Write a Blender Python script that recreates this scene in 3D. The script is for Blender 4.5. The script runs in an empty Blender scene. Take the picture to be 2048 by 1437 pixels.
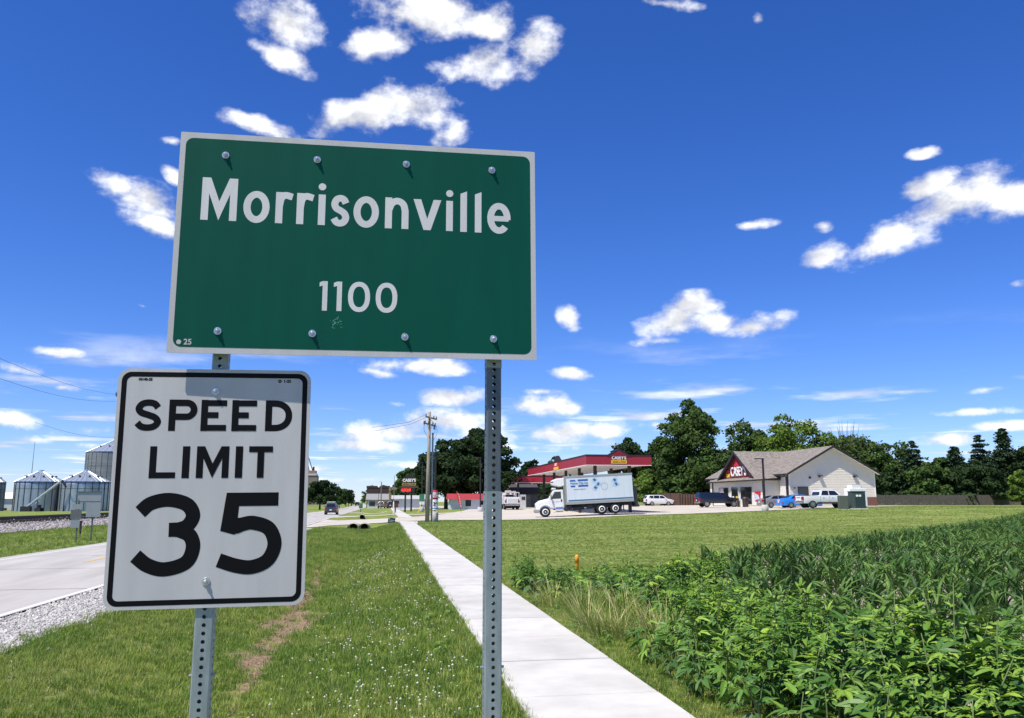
import bpy, bmesh, math, random
import numpy as np
from mathutils import Vector, Matrix
R = math.radians
rnd = random.Random(7)
rng = np.random.default_rng(11)
SC = bpy.context.scene
COL = SC.collection

# ------------------------------------------------------------------ camera
CAM_YAW, CAM_PITCH, CAM_Z, FPX = R(10.4), math.atan(285 / 1650.0), 1.6, 1650.0
cam_d = bpy.data.cameras.new('camera')
cam_d.sensor_fit = 'HORIZONTAL'; cam_d.sensor_width = 36.0
cam_d.lens = FPX / 2048 * 36.0
cam_d.clip_start = 0.05; cam_d.clip_end = 6000
cam = bpy.data.objects.new('camera', cam_d); COL.objects.link(cam)
cam.location = (0, 0, CAM_Z)
cam.rotation_euler = (R(90) + CAM_PITCH, 0, -CAM_YAW)
SC.camera = cam

# ------------------------------------------------------------------ light, world, exposure
SUN_DIR = Vector((-0.47, -0.30, 1.0)).normalized()          # towards the sun
SUN_EL = math.asin(SUN_DIR.z); SUN_AZ = math.atan2(SUN_DIR.x, SUN_DIR.y)
sun_d = bpy.data.lights.new('sun', 'SUN'); sun_d.energy = 5.0; sun_d.angle = R(0.53); sun_d.color = (1.0, 0.94, 0.82)
sun = bpy.data.objects.new('sun', sun_d); COL.objects.link(sun)
sun.rotation_euler = SUN_DIR.to_track_quat('Z', 'Y').to_euler()
SC.view_settings.view_transform = 'Standard'; SC.view_settings.look = 'None'
SC.view_settings.exposure = 0.36; SC.view_settings.gamma = 1.0
SC.cycles.max_bounces = 6; SC.cycles.transparent_max_bounces = 8
SC.cycles.use_denoising = True

_fw = Vector((math.sin(CAM_YAW) * math.cos(CAM_PITCH), math.cos(CAM_YAW) * math.cos(CAM_PITCH), math.sin(CAM_PITCH)))
_rt = Vector((math.cos(CAM_YAW), -math.sin(CAM_YAW), 0)); _up = _rt.cross(_fw)
def P(px, py, D):                       # a survey of the place: image bearing + distance -> world point
    return Vector((0, 0, CAM_Z)) + (_fw + _rt * ((px - 1024) / FPX) - _up * ((py - 718.5) / FPX)) * D

def build_world():
    w = bpy.data.worlds.new('World'); SC.world = w; w.use_nodes = True
    w.cycles.sampling_method = 'MANUAL'; w.cycles.sample_map_resolution = 512
    nt = w.node_tree; N = nt.nodes; L = nt.links; N.clear()
    out = N.new('ShaderNodeOutputWorld')
    def math_(op, a, b=None, c=None):
        n = N.new('ShaderNodeMath'); n.operation = op
        for k, v in enumerate((a, b, c)):
            if v is None: continue
            if isinstance(v, (int, float)): n.inputs[k].default_value = v
            else: L.new(v, n.inputs[k])
        return n.outputs[0]
    def mapr(v, a, b, c=0.0, d=1.0, mode='SMOOTHSTEP'):
        n = N.new('ShaderNodeMapRange'); n.interpolation_type = mode
        L.new(v, n.inputs[0])
        for k, x in zip((1, 2, 3, 4), (a, b, c, d)): n.inputs[k].default_value = x
        return n.outputs[0]
    sky = N.new('ShaderNodeTexSky'); sky.sky_type = 'NISHITA'; sky.sun_disc = False
    sky.sun_elevation = SUN_EL; sky.sun_rotation = SUN_AZ
    sky.air_density = 0.9; sky.dust_density = 0.15; sky.ozone_density = 2.6; sky.altitude = 200
    hs = N.new('ShaderNodeHueSaturation'); hs.inputs['Saturation'].default_value = 1.17; hs.inputs['Value'].default_value = 1.0
    hs.inputs['Hue'].default_value = 0.506
    tn = N.new('ShaderNodeMix'); tn.data_type = 'RGBA'; tn.blend_type = 'MULTIPLY'; tn.inputs[0].default_value = 1.0; tn.inputs[7].default_value = (0.88, 0.99, 1.34, 1)
    L.new(sky.outputs[0], tn.inputs[6]); L.new(tn.outputs[2], hs.inputs['Color'])
    tc = N.new('ShaderNodeTexCoord'); sep = N.new('ShaderNodeSeparateXYZ'); L.new(tc.outputs['Generated'], sep.inputs[0])
    X, Y, Z = sep.outputs
    az = math_('ARCTAN2', X, Y); el = math_('ARCSINE', Z)
    cmb = N.new('ShaderNodeCombineXYZ'); L.new(az, cmb.inputs[0]); L.new(el, cmb.inputs[1])
    # domain warp + puffy noise in sky direction
    def noise(vec, scale, detail, rough, sx=1, sy=1, off=(0, 0, 0)):
        mp = N.new('ShaderNodeMapping'); L.new(vec, mp.inputs[0]); mp.inputs['Scale'].default_value = (sx, sy, 1); mp.inputs['Location'].default_value = off
        n = N.new('ShaderNodeTexNoise'); n.inputs['Scale'].default_value = scale; n.inputs['Detail'].default_value = detail; n.inputs['Roughness'].default_value = rough
        L.new(mp.outputs[0], n.inputs['Vector']); return n
    nz = noise(cmb.outputs[0], 14.0, 10, 0.57, 1, 1.45)
    nz2 = noise(cmb.outputs[0], 14.0, 5, 0.54, 1, 1.45, (0.011, 0.030, 0))
    # cumulus, surveyed by bearing: x, y, half width, half height, tilt
    clouds = [(575,50,85,50,10),(560,110,75,24,-15),(760,85,100,36,10),(850,25,170,48,-5),(960,48,85,34,-10),(960,128,90,44,10),(1062,92,58,46,35),
        (715,238,95,38,15),(825,215,112,44,0),(905,265,42,24,30),(530,254,76,20,-8),(345,282,25,8,5),
        (225,365,60,24,-15),(300,402,66,34,-20),(318,452,62,28,-15),(345,350,25,14,-40),
        (1650,512,75,24,15),(1780,470,115,34,22),(1915,402,140,48,18),(2050,385,80,45,10),(1850,378,70,24,15),
        (1345,642,75,40,15),(1392,610,60,24,0),(1330,682,70,12,0),(1500,655,78,24,8),(1435,648,60,26,0),(1140,636,26,20,-40),(1850,305,30,11,0),(1500,450,45,10,0),(1650,452,18,12,0),(2035,570,30,13,0),
        (840,733,118,17,0),(760,746,52,9,-8),(1140,750,45,13,-8),(915,795,95,18,0),(1092,812,115,22,0),(1080,783,40,8,0),(790,808,26,8,0),
        (790,866,150,30,5),(740,890,110,16,0),(900,843,125,25,0),(1130,866,155,21,4),(1040,895,90,9,0),(1200,890,60,12,0),(1316,850,16,8,0),
        (110,705,52,10,0),(35,740,62,15,-6),(125,776,30,8,0),(25,838,48,17,-8),(180,862,62,18,5),(190,890,44,10,0),(285,613,20,7,-10),(60,880,40,8,0),
        (1980,778,64,10,5),(1960,823,75,8,0),(1900,880,58,12,0),(2010,852,60,10,0),(1330,8,85,12,-10),(1515,40,14,12,0),(620,938,60,8,0),(820,930,80,9,0),(700,960,90,7,0)]
    blobs = []
    for x, y, hw, hh, t in clouds:
        d = P(x, y, 1.0) - Vector((0, 0, CAM_Z)); d.normalize()
        e = math.asin(d.z); blobs.append((math.degrees(math.atan2(d.x, d.y)), math.degrees(e), math.degrees(hw / FPX) * d.dot(_fw) / math.cos(e), math.degrees(hh / FPX) * d.dot(_fw), t))
    blobs += [(70, 25, 9, 3, 10), (95, 34, 8, 4, -20), (130, 22, 10, 3, 0), (165, 40, 9, 5, 30), (-60, 30, 9, 3.5, -15), (-95, 20, 9, 2.5, 0), (-130, 36, 10, 4, 20), (200, 18, 9, 2.4, 0)]
    acc = None
    for a, e, rx, ry, t in blobs:
        mp = N.new('ShaderNodeMapping'); mp.vector_type = 'TEXTURE'; L.new(cmb.outputs[0], mp.inputs[0])
        mp.inputs['Location'].default_value = (R(a), R(e), 0); mp.inputs['Rotation'].default_value = (0, 0, R(t)); mp.inputs['Scale'].default_value = (R(rx) * 1.25, R(ry) * 1.3, 1)
        ln = N.new('ShaderNodeVectorMath'); ln.operation = 'LENGTH'; L.new(mp.outputs[0], ln.inputs[0])
        v = mapr(ln.outputs['Value'], 0.0, 1.15, 1.0 if rx * ry > 1.4 else 0.78, 0.0, 'LINEAR')
        acc = v if acc is None else math_('MAXIMUM', acc, v)
    s = math_('ADD', acc, math_('MULTIPLY', math_('SUBTRACT', nz.outputs['Fac'], 0.5), 2.7))
    m1 = mapr(s, 0.22, 0.90)
    m1 = math_('MULTIPLY', m1, mapr(acc, 0.0, 0.2))
    # flat fair-weather clouds far off, on a plane overhead
    zc = math_('MAXIMUM', Z, 0.012)
    pl = N.new('ShaderNodeCombineXYZ'); L.new(math_('DIVIDE', X, zc), pl.inputs[0]); L.new(math_('DIVIDE', Y, zc), pl.inputs[1])
    nb = noise(pl.outputs[0], 0.42, 6, 0.55, 1, 1, (3.1, 7.7, 0))
    m2 = math_('MULTIPLY', mapr(nb.outputs['Fac'], 0.53, 0.66), math_('MULTIPLY', mapr(el, R(12), R(6)), mapr(el, R(0.6), R(2.2))))
    m2 = math_('MULTIPLY', m2, 0.8)
    m = math_('MAXIMUM', m1, m2)
    m = math_('MULTIPLY', m, 0.97)
    sh = math_('SUBTRACT', nz2.outputs['Fac'], nz.outputs['Fac'])
    br = mapr(sh, -0.10, 0.10, 9.8, 6.4, 'LINEAR')  # cloud undersides greyed in the colour: painted shading
    cc = N.new('ShaderNodeCombineColor'); L.new(math_('MULTIPLY', br, 0.985), cc.inputs[0]); L.new(br, cc.inputs[1]); L.new(math_('MULTIPLY', br, 1.04), cc.inputs[2])
    mx = N.new('ShaderNodeMix'); mx.data_type = 'RGBA'; L.new(m, mx.inputs[0]); L.new(hs.outputs[0], mx.inputs[6]); L.new(cc.outputs[0], mx.inputs[7])
    bg = N.new('ShaderNodeBackground'); bg.inputs['Strength'].default_value = 0.098
    L.new(mx.outputs[2], bg.inputs['Color']); L.new(bg.outputs[0], out.inputs[0])
build_world()

# ------------------------------------------------------------------ helpers
_mats = {}
def mat(name, rgb, rough=0.6, metal=0.0, var=0.0, scale=8.0, bump=0.0, bscale=None, rgb2=None, spec=None, emit=None, sx=(1, 1, 1), objrand=0.0, trans=0.0, coat=0.0):
    if name in _mats: return _mats[name]
    m = bpy.data.materials.new(name); m.use_nodes = True; nt = m.node_tree; N = nt.nodes; L = nt.links
    b = N['Principled BSDF']; b.inputs['Base Color'].default_value = (*rgb, 1); b.inputs['Roughness'].default_value = rough; b.inputs['Metallic'].default_value = metal
    if spec is not None: b.inputs['Specular IOR Level'].default_value = spec
    if coat: b.inputs['Coat Weight'].default_value = coat; b.inputs['Coat Roughness'].default_value = 0.06
    if emit: b.inputs['Emission Color'].default_value = (*emit[:3], 1); b.inputs['Emission Strength'].default_value = emit[3]
    col = None
    if var or rgb2 or bump:
        tc = N.new('ShaderNodeTexCoord'); mp = N.new('ShaderNodeMapping'); mp.inputs['Scale'].default_value = sx
        L.new(tc.outputs['Object'], mp.inputs[0])
        nz = N.new('ShaderNodeTexNoise'); nz.inputs['Scale'].default_value = scale; nz.inputs['Detail'].default_value = 6; nz.inputs['Roughness'].default_value = 0.62
        L.new(mp.outputs[0], nz.inputs['Vector'])
    if var or rgb2:
        cr = N.new('ShaderNodeValToRGB'); cr.color_ramp.elements[0].position = 0.32; cr.color_ramp.elements[1].position = 0.70
        c2 = rgb2 if rgb2 else tuple(min(1, c * (1 + var)) for c in rgb)
        c1 = rgb if rgb2 else tuple(c * (1 - var) for c in rgb)
        cr.color_ramp.elements[0].color = (*c1, 1); cr.color_ramp.elements[1].color = (*c2, 1)
        L.new(nz.outputs['Fac'], cr.inputs[0]); col = cr.outputs[0]
    if objrand:
        oi = N.new('ShaderNodeObjectInfo'); h = N.new('ShaderNodeHueSaturation')
        mr = N.new('ShaderNodeMapRange'); L.new(oi.outputs['Random'], mr.inputs[0]); mr.inputs[3].default_value = 1 - objrand; mr.inputs[4].default_value = 1 + objrand
        L.new(mr.outputs[0], h.inputs['Value'])
        mr2 = N.new('ShaderNodeMapRange'); L.new(oi.outputs['Random'], mr2.inputs[0]); mr2.inputs[3].default_value = 0.5 + objrand * 0.05; mr2.inputs[4].default_value = 0.5 - objrand * 0.05
        L.new(mr2.outputs[0], h.inputs['Hue'])
        if col: L.new(col, h.inputs['Color'])
        else: h.inputs['Color'].default_value = (*rgb, 1)
        col = h.outputs[0]
    if col: L.new(col, b.inputs['Base Color'])
    if bump:
        n2 = nz
        if bscale:
            n2 = N.new('ShaderNodeTexNoise'); n2.inputs['Scale'].default_value = bscale; n2.inputs['Detail'].default_value = 5; L.new(mp.outputs[0], n2.inputs['Vector'])
        bp = N.new('ShaderNodeBump'); bp.inputs['Strength'].default_value = bump; bp.inputs['Distance'].default_value = 0.02
        L.new(n2.outputs['Fac'], bp.inputs['Height']); L.new(bp.outputs[0], b.inputs['Normal'])
    if trans:
        tr = N.new('ShaderNodeBsdfTranslucent'); ms = N.new('ShaderNodeMixShader'); ms.inputs[0].default_value = trans
        if col: L.new(col, tr.inputs[0])
        else: tr.inputs[0].default_value = (*rgb, 1)
        L.new(b.outputs[0], ms.inputs[1]); L.new(tr.outputs[0], ms.inputs[2]); L.new(ms.outputs[0], N['Material Output'].inputs[0])
    _mats[name] = m
    return m

def put(o, parent=None):
    COL.objects.link(o)
    if parent: o.parent = parent
    return o
def tag(o, label=None, cat=None, group=None, kind=None):
    for k, v in (('label', label), ('category', cat), ('group', group), ('kind', kind)):
        if v: o[k] = v
    return o
def thing(name, label, cat, loc=(0, 0, 0), rz=0.0, group=None):
    o = bpy.data.objects.new(name, None); o.empty_display_size = 0.2; put(o)
    o.location = loc; o.rotation_euler = (0, 0, rz)
    return tag(o, label, cat, group)

class MB:
    def __init__(s): s.v = []; s.f = []; s.m = []; s.cur = 0
    def add(s, vs, fs, xf=None):
        n = len(s.v)
        if xf is not None: vs = [tuple(xf @ Vector(v)) for v in vs]
        s.v += [tuple(v) for v in vs]; s.f += [tuple(i + n for i in f) for f in fs]; s.m += [s.cur] * len(fs)
        return s
    def box(s, x0, x1, y0, y1, z0, z1, xf=None):
        return s.add([(x0, y0, z0), (x1, y0, z0), (x1, y1, z0), (x0, y1, z0), (x0, y0, z1), (x1, y0, z1), (x1, y1, z1), (x0, y1, z1)],
                     [(0, 3, 2, 1), (4, 5, 6, 7), (0, 1, 5, 4), (1, 2, 6, 5), (2, 3, 7, 6), (3, 0, 4, 7)], xf)
    def quad(s, a, b, c, d): return s.add([a, b, c, d], [(0, 1, 2, 3)])
    def poly(s, pts): return s.add(pts, [tuple(range(len(pts)))])
    def prism(s, prof, y0, y1, xf=None):       # profile (x,z) extruded along y
        n = len(prof); vs = [(x, y0, z) for x, z in prof] + [(x, y1, z) for x, z in prof]
        fs = [tuple(range(n - 1, -1, -1)), tuple(range(n, 2 * n))] + [(i, (i + 1) % n, n + (i + 1) % n, n + i) for i in range(n)]
        return s.add(vs, fs, xf)
    def lathe(s, prof, n=20, xf=None, cap=True):    # (r,z)
        vs = []; fs = []
        for r, z in prof: vs += [(r * math.cos(2 * math.pi * k / n), r * math.sin(2 * math.pi * k / n), z) for k in range(n)]
        for j in range(len(prof) - 1):
            for k in range(n): fs.append((j * n + k, j * n + (k + 1) % n, (j + 1) * n + (k + 1) % n, (j + 1) * n + k))
        if cap: fs.append(tuple(range(n - 1, -1, -1))); fs.append(tuple(range((len(prof) - 1) * n, len(prof) * n)))
        return s.add(vs, fs, xf)
    def tube(s, pts, r, n=8, cap=True):
        pts = [Vector(p) for p in pts]; rs = r if isinstance(r, (list, tuple)) else [r] * len(pts)
        vs = []; fs = []
        up = Vector((0, 0, 1))
        for i, p in enumerate(pts):
            d = (pts[min(i + 1, len(pts) - 1)] - pts[max(i - 1, 0)]).normalized()
            a = d.cross(up if abs(d.z) < 0.95 else Vector((1, 0, 0))).normalized(); b = a.cross(d)
            vs += [tuple(p + (a * math.cos(2 * math.pi * k / n) + b * math.sin(2 * math.pi * k / n)) * rs[i]) for k in range(n)]
        for j in range(len(pts) - 1):
            for k in range(n): fs.append((j * n + k, j * n + (k + 1) % n, (j + 1) * n + (k + 1) % n, (j + 1) * n + k))
        if cap: fs.append(tuple(range(n))); fs.append(tuple(range((len(pts) - 1) * n, len(pts) * n))[::-1])
        return s.add(vs, fs)
    def mesh(s, name, mats, smooth=False):
        me = bpy.data.meshes.new(name); me.from_pydata(s.v, [], s.f)
        for m in (mats if isinstance(mats, (list, tuple)) else [mats]): me.materials.append(m)
        me.polygons.foreach_set('material_index', s.m)
        if smooth: me.polygons.foreach_set('use_smooth', [True] * len(s.f))
        me.update(); return me
    def build(s, name, mats, parent=None, smooth=False, fix=True, bevel=0.0):
        me = s.mesh(name, mats, smooth)
        if fix:
            bm = bmesh.new(); bm.from_mesh(me); bmesh.ops.recalc_face_normals(bm, faces=bm.faces); bm.to_mesh(me); bm.free()
        o = bpy.data.objects.new(name, me); put(o, parent)
        if bevel:
            bv = o.modifiers.new('bevel', 'BEVEL'); bv.width = bevel; bv.segments = 2; bv.limit_method = 'ANGLE'
        return o
def inst(name, me, parent=None, loc=(0, 0, 0), rot=(0, 0, 0), sc=1.0):
    o = bpy.data.objects.new(name, me); put(o, parent); o.location = loc; o.rotation_euler = rot
    o.scale = (sc, sc, sc) if isinstance(sc, (int, float)) else sc
    return o
def part(name, mt, parent, fn, smooth=False, bevel=0.0):
    b = MB(); fn(b); return b.build(name, mt, parent, smooth, bevel=bevel)
def text(name, s, size, mt, parent, loc, rot, extrude=0.004, bold=0.0, sx=1.0, align='CENTER'):
    cu = bpy.data.curves.new(name, 'FONT'); cu.body = s; cu.size = size; cu.extrude = extrude; cu.offset = bold
    cu.align_x = align; cu.align_y = 'CENTER'; cu.resolution_u = 3
    t = bpy.data.objects.new(name, cu); COL.objects.link(t)
    dg = bpy.context.evaluated_depsgraph_get(); me = bpy.data.meshes.new_from_object(t.evaluated_get(dg))
    bpy.data.objects.remove(t); me.materials.clear(); me.materials.append(mt)
    o = inst(name, me, parent, loc, rot); o.scale = (sx, 1, 1); return o
def mesh_np(name, v, f, mt, smooth=False):
    me = bpy.data.meshes.new(name); me.from_pydata(v.tolist() if hasattr(v, 'tolist') else v, [], f.tolist() if hasattr(f, 'tolist') else f)
    for m in (mt if isinstance(mt, (list, tuple)) else [mt]): me.materials.append(m)
    if smooth: me.polygons.foreach_set('use_smooth', [True] * len(me.polygons))
    me.update(); return me

def scatter(name, pts, rots, scl, idx, protos, label, cat, kind='stuff', parent=None):
    """points carrying rotation / scale / prototype index, instanced by a small node group"""
    me = bpy.data.meshes.new(name); me.from_pydata([tuple(p) for p in pts], [], [])
    n = len(pts)
    a = me.attributes.new('rot', 'FLOAT_VECTOR', 'POINT'); a.data.foreach_set('vector', np.asarray(rots, dtype=np.float32).ravel())
    sv = np.asarray(scl, dtype=np.float32); sv = np.repeat(sv[:, None], 3, 1) if sv.ndim == 1 else sv
    a = me.attributes.new('scl', 'FLOAT_VECTOR', 'POINT'); a.data.foreach_set('vector', sv.ravel())
    a = me.attributes.new('pick', 'INT', 'POINT'); a.data.foreach_set('value', np.asarray(idx, dtype=np.int32))
    o = bpy.data.objects.new(name, me); put(o, parent); tag(o, label, cat, None, kind)
    cl = bpy.data.collections.new(name + '_shapes')
    for k, m in enumerate(protos):
        cl.objects.link(bpy.data.objects.new('%s_shape_%02d' % (name, k), m))
    ng = bpy.data.node_groups.new(name, 'GeometryNodeTree')
    ng.interface.new_socket('Geometry', in_out='INPUT', socket_type='NodeSocketGeometry'); ng.interface.new_socket('Geometry', in_out='OUTPUT', socket_type='NodeSocketGeometry')
    gi = ng.nodes.new('NodeGroupInput'); go = ng.nodes.new('NodeGroupOutput'); ip = ng.nodes.new('GeometryNodeInstanceOnPoints')
    ci = ng.nodes.new('GeometryNodeCollectionInfo'); ci.inputs['Collection'].default_value = cl; ci.inputs['Separate Children'].default_value = True; ci.inputs['Reset Children'].default_value = True
    def at(nm, ty):
        q = ng.nodes.new('GeometryNodeInputNamedAttribute'); q.data_type = ty; q.inputs['Name'].default_value = nm; return q.outputs[0]
    ng.links.new(gi.outputs[0], ip.inputs['Points']); ng.links.new(ci.outputs[0], ip.inputs['Instance']); ip.inputs['Pick Instance'].default_value = True
    ng.links.new(at('pick', 'INT'), ip.inputs['Instance Index']); ng.links.new(at('rot', 'FLOAT_VECTOR'), ip.inputs['Rotation']); ng.links.new(at('scl', 'FLOAT_VECTOR'), ip.inputs['Scale'])
    ng.links.new(ip.outputs[0], go.inputs[0])
    md = o.modifiers.new('scatter', 'NODES'); md.node_group = ng
    return o

def sstep(t):
    t = np.clip(t, 0, 1); return t * t * (3 - 2 * t)
# road / walk run at a slight angle to +Y and the road bends back far off
def road_r(Y): return np.where(Y < 230, -6.3 + 0.032 * Y, 1.06 + (1 - np.exp(-(Y - 230) / 120.0)) * 0.032 * 120)
ROAD_W = 6.3
def walk_l(Y): return 1.1 + 0.030 * Y
WALK_W = 1.21
def ground_z(X, Y):
    X = np.asarray(X, float); Y = np.asarray(Y, float)
    u = X - walk_l(Y)                             # <0: left of the walk
    rr = road_r(Y); d = X - rr                    # <0: on the road
    # ditch between walk and road shoulder
    wid = walk_l(Y) - rr; t = np.clip(-u / wid, 0, 1)
    ditch = np.interp(t, [0, 0.06, 0.18, 0.30, 0.36, 0.48, 0.62, 0.78, 1.0], [-0.01, -0.05, -0.30, -0.50, -0.53, -0.46, -0.37, -0.33, -0.32])
    fill = np.interp(t, [0, 1], [-0.03, -0.32])
    blk = np.maximum.reduce([sstep((Y - 64.5) / 2) * sstep((86 - Y) / 2), sstep((Y - 100) / 2) * sstep((112 - Y) / 2), sstep((Y - 150) / 20)])
    ditch = ditch * (1 - blk) + (fill - 0.02) * blk
    zl = -(d + ROAD_W)                            # >0 beyond the far road edge
    bank = np.interp(zl, [0, 1.0, 4, 11.5, 14.2, 15.2, 17.5, 19, 24, 60], [-0.34, -0.36, -0.42, -0.45, -0.30, 0.14, 0.16, -0.05, -0.30, -0.35])
    left = np.where(d > 0, ditch, np.where(d > -ROAD_W, -0.345, bank))
    S = sstep((X - 12) / 50) * sstep((Y - 45) / 35)
    S2 = sstep((Y - 84) / 40) * sstep((X - 4) / 10)
    right = 1.08 * S + 0.42 * S2 * (1 - S) + 0.17 * np.exp(-((X - 26) ** 2 / 30 + (Y - 84) ** 2 / 40)) - 0.02
    right = right * sstep((u - WALK_W) / 3.0) - 0.015
    return np.where(u < 0, left, right)
def gz(x, y): return float(ground_z(x, y))
def on(px, D, dy=1003.0):               # ground point on that bearing at that depth
    p = P(px, dy, D); return Vector((p.x, p.y, gz(p.x, p.y)))

# ------------------------------------------------------------------ ground
def dirt_amount(X, Y):                  # bare clay down the ditch line
    xc = -1.22 + 0.012 * (Y - 12) + 0.10 * np.sin(Y * 0.9) + 0.07 * np.sin(Y * 2.3 + 1)
    w = np.interp(Y, [5, 8, 11, 15, 18, 21, 26, 32, 36], [0.05, 0.10, 0.16, 0.55, 0.52, 0.32, 0.14, 0.05, 0.0])
    w = w * (1 + .35 * np.sin(Y * 1.7) + .25 * np.sin(Y * 4.1 + X * 3)); a = np.clip(1.25 - np.abs(X - xc) / np.maximum(w, 0.01), 0, 1) * np.clip(.8 + .5 * np.sin(X * 9 + Y * 2.1) * np.sin(Y * 5.3), 0, 1)
    return np.where(w > 0.02, a, 0)
FE0, FE1 = np.array((8.3, 19.6)), np.array((56.0, 62.0))        # lawn / corn edge
def in_field(X, Y, grow=0.0):
    dx, dy = (FE1 - FE0) / np.linalg.norm(FE1 - FE0)
    s = (X - FE0[0]) * dy - (Y - FE0[1]) * dx                   # >0: on the field side
    lx = np.interp(Y, [-5, 3, 6, 9, 12, 16, 19.8], [3.2, 3.9, 4.25, 4.75, 5.4, 6.6, 8.3])
    return (s > -grow) & (X > lx - grow) & (Y > -3)

def ground_material():
    m = bpy.data.materials.new('turf_ground'); m.use_nodes = True; nt = m.node_tree; N = nt.nodes; L = nt.links
    b = N['Principled BSDF']; b.inputs['Roughness'].default_value = 0.95; b.inputs['Specular IOR Level'].default_value = 0.1
    tc = N.new('ShaderNodeTexCoord')
    def nz(scale, detail=6, rough=.6, sx=(1, 1, 1)):
        mp = N.new('ShaderNodeMapping'); mp.inputs['Scale'].default_value = sx; L.new(tc.outputs['Object'], mp.inputs[0])
        n = N.new('ShaderNodeTexNoise'); n.inputs['Scale'].default_value = scale; n.inputs['Detail'].default_value = detail; n.inputs['Roughness'].default_value = rough; L.new(mp.outputs[0], n.inputs['Vector']); return n.outputs['Fac']
    def ramp(f, stops):
        r = N.new('ShaderNodeValToRGB'); L.new(f, r.inputs[0]); e = r.color_ramp.elements
        while len(e) < len(stops): e.new(0.5)
        for q, (p, c) in zip(e, stops): q.position = p; q.color = (*c, 1)
        return r.outputs[0]
    def mix(f, a, c, mode='MIX'):
        x = N.new('ShaderNodeMix'); x.data_type = 'RGBA'; x.blend_type = mode
        if isinstance(f, float): x.inputs[0].default_value = f
        else: L.new(f, x.inputs[0])
        L.new(a, x.inputs[6]); L.new(c, x.inputs[7]); return x.outputs[2]
    fine = ramp(nz(9, 8, .75), [(.34, (.085, .135, .020)), (.52, (.165, .225, .045)), (.70, (.30, .34, .11))])
    big = ramp(nz(.16, 4, .6, (1, 2.2, 1)), [(.35, (.62, .70, .52)), (.65, (1.15, 1.10, 1.10))])
    turf = mix(1.0, fine, big, 'MULTIPLY')
    straw = ramp(nz(.55, 8, .72, (.7, 2.4, 1)), [(.45, (0, 0, 0)), (.66, (1, 1, 1))])
    sx = N.new('ShaderNodeMath'); sx.operation = 'MULTIPLY'; sx.inputs[1].default_value = 0.70; L.new(straw, sx.inputs[0])
    c3 = N.new('ShaderNodeRGB'); c3.outputs[0].default_value = (.36, .36, .15, 1)
    turf = mix(sx.outputs[0], turf, c3.outputs[0])
    clay = ramp(nz(14, 8, .7), [(.3, (.12, .085, .045)), (.5, (.25, .18, .11)), (.72, (.38, .30, .20))])
    soil = ramp(nz(6, 8, .7), [(.3, (.24, .195, .16)), (.7, (.50, .43, .36))])
    at = N.new('ShaderNodeAttribute'); at.attribute_name = 'cover'; sp = N.new('ShaderNodeSeparateColor'); L.new(at.outputs['Color'], sp.inputs[0])
    def edge(o):
        a = N.new('ShaderNodeMath'); a.operation = 'ADD'; L.new(o, a.inputs[0])
        s = N.new('ShaderNodeMath'); s.operation = 'MULTIPLY_ADD'; s.inputs[1].default_value = 0.9; s.inputs[2].default_value = -0.45; L.new(nz(5, 6, .7), s.inputs[0]); L.new(s.outputs[0], a.inputs[1])
        r = N.new('ShaderNodeMapRange'); L.new(a.outputs[0], r.inputs[0]); r.inputs[1].default_value = .35; r.inputs[2].default_value = .6
        return r.outputs[0]
    c = mix(edge(sp.outputs[0]), turf, clay); c = mix(sp.outputs[1], c, soil)
    L.new(c, b.inputs['Base Color'])
    bp = N.new('ShaderNodeBump'); bp.inputs['Strength'].default_value = 0.7; bp.inputs['Distance'].default_value = 0.05; L.new(nz(16, 6, .8), bp.inputs['Height']); L.new(bp.outputs[0], b.inputs['Normal'])
    return m

def make_ground():
    xs = np.concatenate([[-3000, -1500, -700, -300, -150, -100], np.arange(-80, -30, 2.5), np.arange(-30, -14, 1.0), np.arange(-14, 9, 0.2), np.arange(9, 70, 0.8), np.arange(70, 130, 4), [140, 160, 200, 300, 700, 1500, 3000]])
    ys = np.concatenate([[-300, -60, -20, -6, 0], np.arange(2, 32, 0.3), np.arange(32, 120, 0.8), np.arange(120, 200, 3), np.arange(200, 400, 12), [420, 460, 520, 600, 800, 1200, 2000, 4000]])
    X, Y = np.meshgrid(xs, ys); Z = ground_z(X, np.clip(Y, -50, 2000))
    Z = np.where((Y > 450) | (np.abs(X) > 250), np.minimum(Z, -0.4), Z)
    Z += np.where((np.abs(X) < 60) & (Y < 60), 0.012 * np.sin(X * 3.1 + Y * 1.7) * np.sin(Y * 2.3 - X), 0)
    nx, ny = len(xs), len(ys)
    v = np.stack([X.ravel(), Y.ravel(), Z.ravel()], 1)
    i = np.arange(nx * ny).reshape(ny, nx); f = np.stack([i[:-1, :-1].ravel(), i[:-1, 1:].ravel(), i[1:, 1:].ravel(), i[1:, :-1].ravel()], 1)
    me = mesh_np('ground', v, f, ground_material(), True)
    ca = me.color_attributes.new('cover', 'FLOAT_COLOR', 'POINT')
    col = np.zeros((len(v), 4)); col[:, 0] = dirt_amount(v[:, 0], v[:, 1]); col[:, 1] = in_field(v[:, 0], v[:, 1]); col[:, 3] = 1
    ca.data.foreach_set('color', col.ravel())
    o = put(bpy.data.objects.new('ground', me)); tag(o, 'green mown turf ground reaching to the horizon', None, None, 'structure')
make_ground()

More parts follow.
